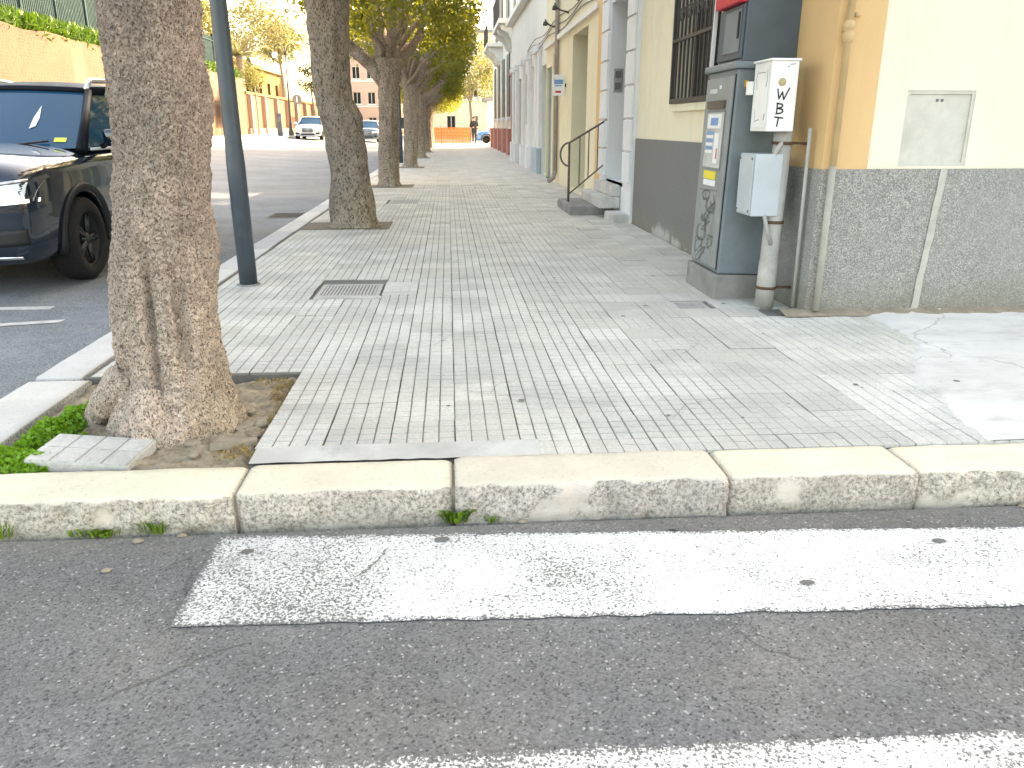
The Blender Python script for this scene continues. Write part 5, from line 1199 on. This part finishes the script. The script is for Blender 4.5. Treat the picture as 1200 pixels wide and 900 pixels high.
q.quad(*[tuple(Vector(ws(u, v)) + Vector((0, -.006, .004))) for u, v in ((.74, .10), (.86, .10), (.86, .17), (.74, .17))]); q.build('sticker', 'lime_st', wsO)
q = MB(); q.add([tuple(Vector(ws(u, v)) + Vector((0, -.006, .004))) for u, v in ((.44, .32), (.50, .36), (.51, .5), (.475, .72), (.44, .5))], [(0, 1, 2, 3, 4)]); q.build('paper_tag', 'white_st', wsO)
make_car('white_hatchback', 'small white hatchback driving along the far road', (-8.95, 54.5, road_z(-8.95, 56)), 'carwhite', W=1.75, L=4.0, H=1.46, rails=False)
make_car('grey_hatchback', 'grey blue hatchback seen past the leaning trunk', (-5.75, 60, road_z(-5.75, 62)), 'cargrey', W=1.75, L=4.0, H=1.5, rails=False)
make_car('blue_hatchback', 'light blue car parked side on beyond the pavement end', (1.98, 60.6, -.02), 'carblue', W=1.7, L=3.8, H=1.35, rot=R(-90), rails=False)

# ================================================================== PERSON
def person(x, y, z, label, rot=0, H=1.74):
    t = thing('person', label, 'person', (x, y, z), None, rot)
    J = {'pel': (0, 0, .93, .15), 'wst': (0, 0, 1.08, .18), 'chs': (0, .01, 1.30, .19), 'nkb': (0, .0, 1.48, .07), 'nk': (0, -.01, 1.53, .055), 'hd': (0, -.02, 1.62, .085), 'top': (0, -.015, 1.72, .06)}
    E_ = [('pel', 'wst'), ('wst', 'chs'), ('chs', 'nkb'), ('nkb', 'nk'), ('nk', 'hd'), ('hd', 'top')]
    for s, n in ((-1, 'l'), (1, 'r')):
        J.update({n + 'sh': (s * .19, 0, 1.42, .09), n + 'el': (s * .26, .05, 1.15, .075), n + 'wr': (s * .17, -.16, 1.08, .038), n + 'ha': (s * .10, -.22, 1.10, .035), n + 'hp': (s * .09, 0, .88, .10), n + 'kn': (s * .11, -.02 + s * .04, .50, .07), n + 'an': (s * .11, .02 + s * .06, .09, .05), n + 'to': (s * .13, -.13 + s * .06, .04, .045)})
        E_ += [('chs', n + 'sh'), (n + 'sh', n + 'el'), (n + 'el', n + 'wr'), (n + 'wr', n + 'ha'), ('pel', n + 'hp'), (n + 'hp', n + 'kn'), (n + 'kn', n + 'an'), (n + 'an', n + 'to')]
    ks = list(J); me = bpy.data.meshes.new('body'); me.from_pydata([J[k][:3] for k in ks], [(ks.index(a), ks.index(b)) for a, b in E_], []); o = obj('tmp', me)
    o.modifiers.new('k', 'SKIN'); sub = o.modifiers.new('s', 'SUBSURF'); sub.levels = 2
    for v, k in zip(me.skin_vertices[0].data, ks): v.radius = (J[k][3],) * 2; v.use_root = (k == 'pel')
    bpy.context.view_layer.update(); m2 = bake(o); bpy.data.objects.remove(o)
    for mn in ('cloth', 'cloth2', 'skin'): m2.materials.append(MT[mn])
    for p in m2.polygons:
        c = p.center; p.material_index = 2 if c.z > 1.50 or (c.y < -.17 and c.z > 1.0) else (1 if c.z < .92 else 0); p.use_smooth = True
    obj('body', m2, t)
    bm = bmesh.new(); bmesh.ops.create_icosphere(bm, subdivisions=3, radius=.105)
    for v in bm.verts: v.co = Vector((v.co.x * .95, v.co.y * 1.05 + .01, v.co.z * .9 + 1.67)); 
    bmesh.ops.delete(bm, geom=[v for v in bm.verts if v.co.z < 1.66 and v.co.y < .01], context='VERTS')
    mh = bpy.data.meshes.new('hair'); bm.to_mesh(mh); bm.free(); mh.materials.append(MT['hair']); obj('hair', mh, t)
    return t
person(1.72, 55.5, -.02 + .02, 'person in dark jacket and trousers standing on the pavement by the blue car', .3)

# ================================================================== FAR END
nf = thing('safety_netting', 'orange plastic safety netting across the end of the pavement', 'barrier', (0, 57.5, 0))
for a, b in ((-2.6, -.5), (-.46, 1.5)):
    q = MB()
    for k in range(11): q.box(a, b, -.01, .01, .05 + k * .095, .05 + k * .095 + .068)
    nn = int((b - a) / .1)
    for k in range(nn + 1): q.box(a + k * .1, a + k * .1 + .05, -.008, .008, .05, 1.06)
    tag(q.build('net_panel', 'orangenet', nf), kind='stuff')
for x in (-2.6, -.48, 1.52): MB().tube([(x, .03, 0), (x, .03, 1.2)], .025, 8).build('stake', 'iron', nf, True)
def simple_building(name, label, x0, x1, y0, y1, h, wm, cols, rows_, face='-y', z0=0, frame='whitepl', sh='shutter', roof='concrete_dark'):
    t = thing(name, label, 'building', (x0, y0, z0)); ops = []
    W_ = (x1 - x0)
    for c in range(cols):
        for r_ in range(rows_): cx = W_ * (c + .5) / cols; zz = .8 + r_ * (h - .6) / rows_; ops.append((cx - .5, cx + .5, zz, zz + 1.5))
    m = MB(); wall_panel(m, 'y', 0, 0, W_, 0, h, ops, .25, 1)
    D = y1 - y0; m.quad((0, 0, 0), (0, D, 0), (0, D, h), (0, 0, h)); m.quad((W_, 0, 0), (W_, D, 0), (W_, D, h), (W_, 0, h)); m.quad((0, D, 0), (W_, D, 0), (W_, D, h), (0, D, h)); m.build('wall', wm, t)
    B(-.3, W_ + .3, -.3, D + .3, h, h + .3).build('roof', roof, t)
    for (a, b, c, d) in ops: window(t, 'y', 0, 1, a, b, c, d, .22, frame, None); B(a - .08, b + .08, -.06, -.004, c - .1, c).build('sill', frame, t)
    for r_ in range(1, rows_): B(-.05, W_ + .05, -.08, -.003, .45 + r_ * (h - .6) / rows_, .6 + r_ * (h - .6) / rows_).build('string_course', frame, t)
    return t
simple_building('pink_apartment_block', 'pinkish apartment block closing the far end of the road', -14.5, -5.2, 112, 124, 13, 'pinkblock', 5, 4)
simple_building('yellow_apartment_block', 'yellow block behind the trees at the pavement end', -3.5, 12, 96, 108, 11, 'yellow', 6, 3)
simple_building('white_kiosk', 'low white kiosk behind the orange netting', 3.4, 8, 72, 76, 3.2, 'whitewarm', 2, 1)
def far_tree(x, y, z0, h, cr, matn, label, seed, nl=2600, size=.28, trunk=.18, flat=1, name='broadleaf_tree', cz=None):
    t = thing(name, label, 'tree', (x, y, z0)); ch = cr * flat
    rows = [(z, .1 * math.sin(z), 0, trunk * (1 - .5 * z / h), trunk * (1 - .5 * z / h)) for z in np.linspace(-.4, h, 12)]
    trunk_mesh(rows, 10, lambda a, z: .03 * math.sin(3 * a + z), 'trunk', 'bark_far').build('trunk', 'bark_far', t, True)
    crown_twigs((-cr * .7, cr * .7, -cr * .7, cr * .7, h - .6, h + ch * 1.4), (0, 0, h - .4), seed, 7, trunk * .45).build('branch', 'bark_far', t, True)
    me = leaf_cloud(nl, clump_sampler((-cr, cr, -cr, cr, h - ch * .3, h + ch * 1.7), 34, cr * .16, .6, seed, 2.2), size, seed); me.materials.append(MT[matn]); obj('crown', me, t); return t
far_tree(2.0, 76, 0, 3.6, 2.8, 'leaf_olive', 'sunlit yellow green tree behind the white kiosk end of the netting', 51)
far_tree(-3.2, 84, 0, 3.4, 3.0, 'leaf_olive', 'broad olive tree behind the orange netting', 52)
far_tree(5.6, 86, 0, 4.0, 3.4, 'leaf_olive', 'tall olive tree rising behind the white kiosk', 53)

# ================================================================== LEFT SIDE: retaining wall and what stands above it
rw = thing('retaining_wall', 'sunlit orange brick retaining wall along the far side of the road', 'wall', (-15.2, 20, 0))
m = MB(); n = 60; ys = np.linspace(-10, 45.5, n)
for i, y in enumerate(ys): m.v += [(0, y, -.4), (.05 * N3((0, y, 0), .3), y, 2.4), (0, y, 4.55 + .12 * N3((1, y, 0), .5)), (-.7, y, 4.55 + .12 * N3((1, y, 0), .5))]
for i in range(n - 1):
    for k in range(3): m.f.append((4 * i + k, 4 * i + 4 + k, 4 * i + 5 + k, 4 * i + 1 + k)); m.mi.append(0)
fixn(m.mesh('x', 'brickwall')); m.build('face', 'brickwall', rw)
B(-.7, .12, -10, 45.5, -.4, .45).build('footing', 'pinkwall', rw)
rw2 = thing('low_boundary_wall', 'lower pinkish boundary wall with piers past the brick wall', 'wall', (-15.2, 65.6, 0))
B(-.4, 0, 0, 60, -.3, 3.5).build('face', wall_mat('boundary_plaster', (.20, .115, .07), (.16, .09, .055)), rw2)
B(-.5, .12, -.05, 60, 3.502, 3.68).build('coping', 'yellowstone', rw2)
for k in range(12): B(.002, .3, .5 + k * 5, 1.1 + k * 5, -.3, 3.49).build('pier', 'pinkwall', rw2)
B(.0025, .18, 0, 60, -.3, 1.0).build('plinth', 'pinkwall', rw2)
tag(grid_mesh([-60, -30, -18, -15.9], list(np.linspace(10, 66, 20)), lambda x, y: 4.5 + .25 * N3((x, y, 0), .2) + max(0, (-16 - x)) * .06).build('upper_terrace', 'soil'), kind='structure')
tag(grid_mesh([-60, -30, -15.7], list(np.linspace(66, 140, 10)), lambda x, y: 3.3).build('upper_terrace', 'soil'), kind='structure')
def strip_grass(n, rg):
    y = rg.uniform(12, 65.4, n); x = -15.25 - rg.uniform(0, 1.0, n); dens = np.array([.35 + .5 * (noise.noise(Vector((0, yy * .35, 0))) + .5) for yy in y]); z = 4.35 + rg.uniform(0, 1, n) * dens * 1.0 + (-15.25 - x) * .25
    return np.stack([x, y, z], 1)
patch_leaves('bank_grass', 15000, strip_grass, .32, 'bankgrass', 61, .28, 'bright green grass growing along the top of the brick wall', 'grass', None, -.9)
fn = thing('railing_fence', 'blue green picket fence on top of the brick wall', 'fence', (-16.3, 14, 4.6))
q = MB()
for k in range(330): q.box(-.03, .03, k * .155, k * .155 + .075, .3, 2.5)
tag(q.build('pickets', 'fence', fn), kind='stuff')
for z in (.5, 2.2): B(.032, .08, 0, 51.2, z, z + .07).build('rail', 'fence', fn)
for k in range(18): B(-.06, .1, k * 3, k * 3 + .1, 0, 2.7).build('post', 'fence', fn)
# yellow stone building behind the low wall
ys_ = thing('yellow_stone_house', 'sunlit yellow stone house above the low boundary wall', 'building', (-19.5, 76, 3.2))
m = MB(); ao = [(2 + k * 4.2, 3.4 + k * 4.2, .8, 2.4) for k in range(6)]
wall_panel(m, 'x', 0, 0, 28, 0, 3.6, ao, .3, -1); m.quad((0, 0, 0), (-8, 0, 0), (-8, 0, 3.6), (0, 0, 3.6)); m.build('wall', 'yellowstone', ys_)
B(-8, .3, -.3, 28.3, 3.601, 3.9).build('roof', 'orange', ys_)
for a, b, c, d in ao: B(-.32, -.26, a, b, c, d).build('window', 'darkglass', ys_)
# palms
def palm(x, y, z, h, label, seed, fr=2.6, nf_=26):
    rg = random.Random(seed); t = thing('palm_tree', label, 'palm tree', (x, y, z)); trunk_mesh([(zz, .05 * math.sin(zz), 0, .28 - .04 * zz / h, .28 - .04 * zz / h) for zz in np.linspace(-.5, h, 14)], 12, lambda a, zz: .03 * math.sin(zz * 20), 'trunk', 'bark_far').build('trunk', 'bark_far', t, True)
    frm = MB()
    for k in range(nf_):
        az = rg.uniform(0, 6.283); el = rg.uniform(-.35, 1.25); L_ = fr * rg.uniform(.8, 1.1); P = []
        for i in range(12):
            u = i / 11; e = el - 1.5 * u * u * (1 if el > 0 else .5); P.append((P[-1] + Vector((math.cos(az) * math.cos(e), math.sin(az) * math.cos(e), math.sin(e))) * L_ / 11) if P else Vector((0, 0, h)))
        frm.tube(P, [.03 - .022 * i / 11 for i in range(12)], 5)
        side = Vector((-math.sin(az), math.cos(az), 0))
        for i in range(1, 12):
            for s in (-1, 1):
                for hh in (0, .5):
                    p = P[i - 1].lerp(P[i], hh); d = (P[i] - P[i - 1]).normalized(); ll = .62 * math.sin(math.pi * min(1, (i + hh) / 12.5) ** .7) + .1; tip = p + (side * s * .8 + d * .6 + Vector((0, 0, -.35))) * ll; wv = d * .035
                    frm.add([p - wv, p + wv, tip], [(0, 1, 2)])
    frm.build('crown', 'palm', t); return t
hg = thing('tall_hedge', 'dark tall hedge behind the picket fence', 'hedge', (-19, 20, 4.6))
me = leaf_cloud(34000, clump_sampler((-1.3, 1.3, -2, 46, -.3, 4.2), 420, .45, .9, 90, 6), .34, 90); me.materials.append(MT['leaf_dark']); obj('foliage', me, hg)
for k in range(8): MB().tube([(0, 1 + k * 5.5, -.6), (.1, 1.2 + k * 5.5, 2.4)], [.12, .06], 7).build('stem', 'bark_far', hg, True)
far_tree(-17.5, 78, 3.3, 4.0, 3.8, 'palm', 'broad pale golden tree behind the large palm', 91, 5200, .3, .22, .8)
far_tree(-17.3, 92, 3.3, 5.2, 3.4, 'leaf_olive', 'spreading olive green pine behind the pale golden tree', 92, 4200, .28, .2, .55, 'pine_tree')
far_tree(-18.3, 66, 4.6, 2.6, 2.2, 'leaf_olive', 'olive green tree between the fence end and the golden tree', 93, 3400, .24, .18, .8)
palm(-16.4, 70, 3.3, 3.2, 'large pale palm rising above the end of the brick wall', 71, 3.6, 34)
palm(-17.6, 63, 4.6, 1.6, 'short bushy palm behind the fence end', 72, 2.4, 24)
far_tree(-16.6, 88, 3.3, 4.2, 2.0, 'leaf_olive', 'round topped pine above the yellow stone house', 73, 2600, .22, .16, .7, 'pine_tree')
far_tree(-14.3, 92, .4, 4.6, 1.6, 'leaf_dark', 'small dark tree behind the street lantern', 74, 1800, .22, .13, .9)
far_tree(-18.2, 60, 4.6, 3.4, 2.2, 'leaf_olive', 'leafy tree behind the picket fence beside the palms', 75, 3000, .22, .15, .9)
far_tree(-20, 44, 4.7, 3.0, 3.0, 'leaf_dark', 'dark leafy tree rising behind the picket fence', 76, 4000, .22, .2, .9)
far_tree(-21, 34, 4.7, 3.0, 3.0, 'leaf_dark', 'dense dark tree at the near end of the picket fence', 77, 4000, .22, .2, .9)
cy = thing('cypress_tree', 'slim dark cypress above the boundary wall by the palm', 'tree', (-16.6, 74, 3.2)); 
me = leaf_cloud(2600, lambda n, rg: (lambda zz, a, r: np.stack([np.cos(a) * r * .75 * (1 - zz / 3.4) ** .7, np.sin(a) * r * .75 * (1 - zz / 3.4) ** .7, zz], 1))(rg.uniform(.1, 3.3, n), rg.uniform(0, 6.28, n), rg.uniform(.4, 1, n)), .2, 78, .4, -1); me.materials.append(MT['leaf_dark']); obj('crown', me, cy)
MB().tube([(0, 0, -.3), (0, 0, 2)], .08, 8).build('trunk', 'bark_far', cy, True)
# ornate street lantern, sign, bin, slim pole
zl = road_z(FAR_K, 53) + .12
la = thing('street_lantern', 'old double-arm street lantern on the far pavement behind the white hatchback', 'street lantern', (-10.6, 58, road_z(FAR_K, 58) + .12))
MB().lathe([(0, 0), (.2, 0), (.2, .25), (.13, .4), (.1, .8), (.075, 1.0), (.06, 3.2), (.08, 3.25), (.05, 3.3), (.04, 5.6), (0, 5.7)], 14).build('post', 'iron', la, True)
for s in (-1, 1):
    MB().tube([(0, 0, 5.0)] + [(s * (.05 + .55 * (1 - math.cos(a)) / 1.6), 0, 5.0 + .75 * math.sin(a)) for a in np.linspace(.2, 2.7, 12)], .03, 6).build('arm', 'iron', la, True)
    MB().lathe([(0, .12), (.16, .1), (.2, -.05), (.12, -.22), (0, -.25)], 12, (s * .70, 0, 5.15)).build('lamp', 'white_st', la, True)
rs = thing('round_sign', 'round grey traffic sign on a thin post by the boundary wall', 'sign', (-10.75, 62, road_z(FAR_K, 62) + .12))
MB().tube([(0, 0, 0), (0, 0, 2.9)], .03, 8).build('post', 'steel', rs, True); MB().lathe([(0, -.03), (.33, -.03), (.33, -.01), (0, -.01)], 24, (0, -.02, 2.45), 'y').build('plate', 'signback', rs); B(-.04, .04, -.056, -.0505, 2.25, 2.65).build('mark', 'white_st', rs)
bn = thing('parking_meter', 'dark narrow parking meter on the far pavement by the lantern', 'parking meter', (-10.95, 56, road_z(FAR_K, 56) + .12))
B(-.16, .16, -.14, .14, 0, 1.35, b=.03).build('housing', 'cab_dark', bn); B(-.12, .12, -.15, -.1405, .9, 1.2).build('panel', 'signback', bn); B(-.18, .18, -.16, .16, 1.3505, 1.42, b=.02).build('cap', 'cab_dark', bn)
sp_ = thing('slim_sapling', 'slim bare sapling on the far pavement in front of the wall', 'tree', (-13.2, 60, road_z(FAR_K, 60) + .12))
MB().tube([(0, 0, -.1), (.05, 0, 1.5), (-.02, 0, 3.4)], [.09, .07, .05], 8).build('trunk', 'bark_far', sp_, True)
me = leaf_cloud(900, clump_sampler((-.8, .8, -.8, .8, 2.9, 4.8), 16, .2, .9, 79, 2), .16, 79); me.materials.append(MT['leaf_olive']); obj('crown', me, sp_)
nb = thing('notice_board', 'white notice board on the retaining wall beyond the lamp post', 'notice board', (-14.75, 58, 1.4)); B(-.06, 0, -.9, .9, 0, 1.7).build('board', 'white_st', nb); B(-.05, .03, -.95, -.9, -.9, 1.75).build('leg', 'steel', nb); B(-.05, .03, .9, .95, -.9, 1.75).build('leg', 'steel', nb)
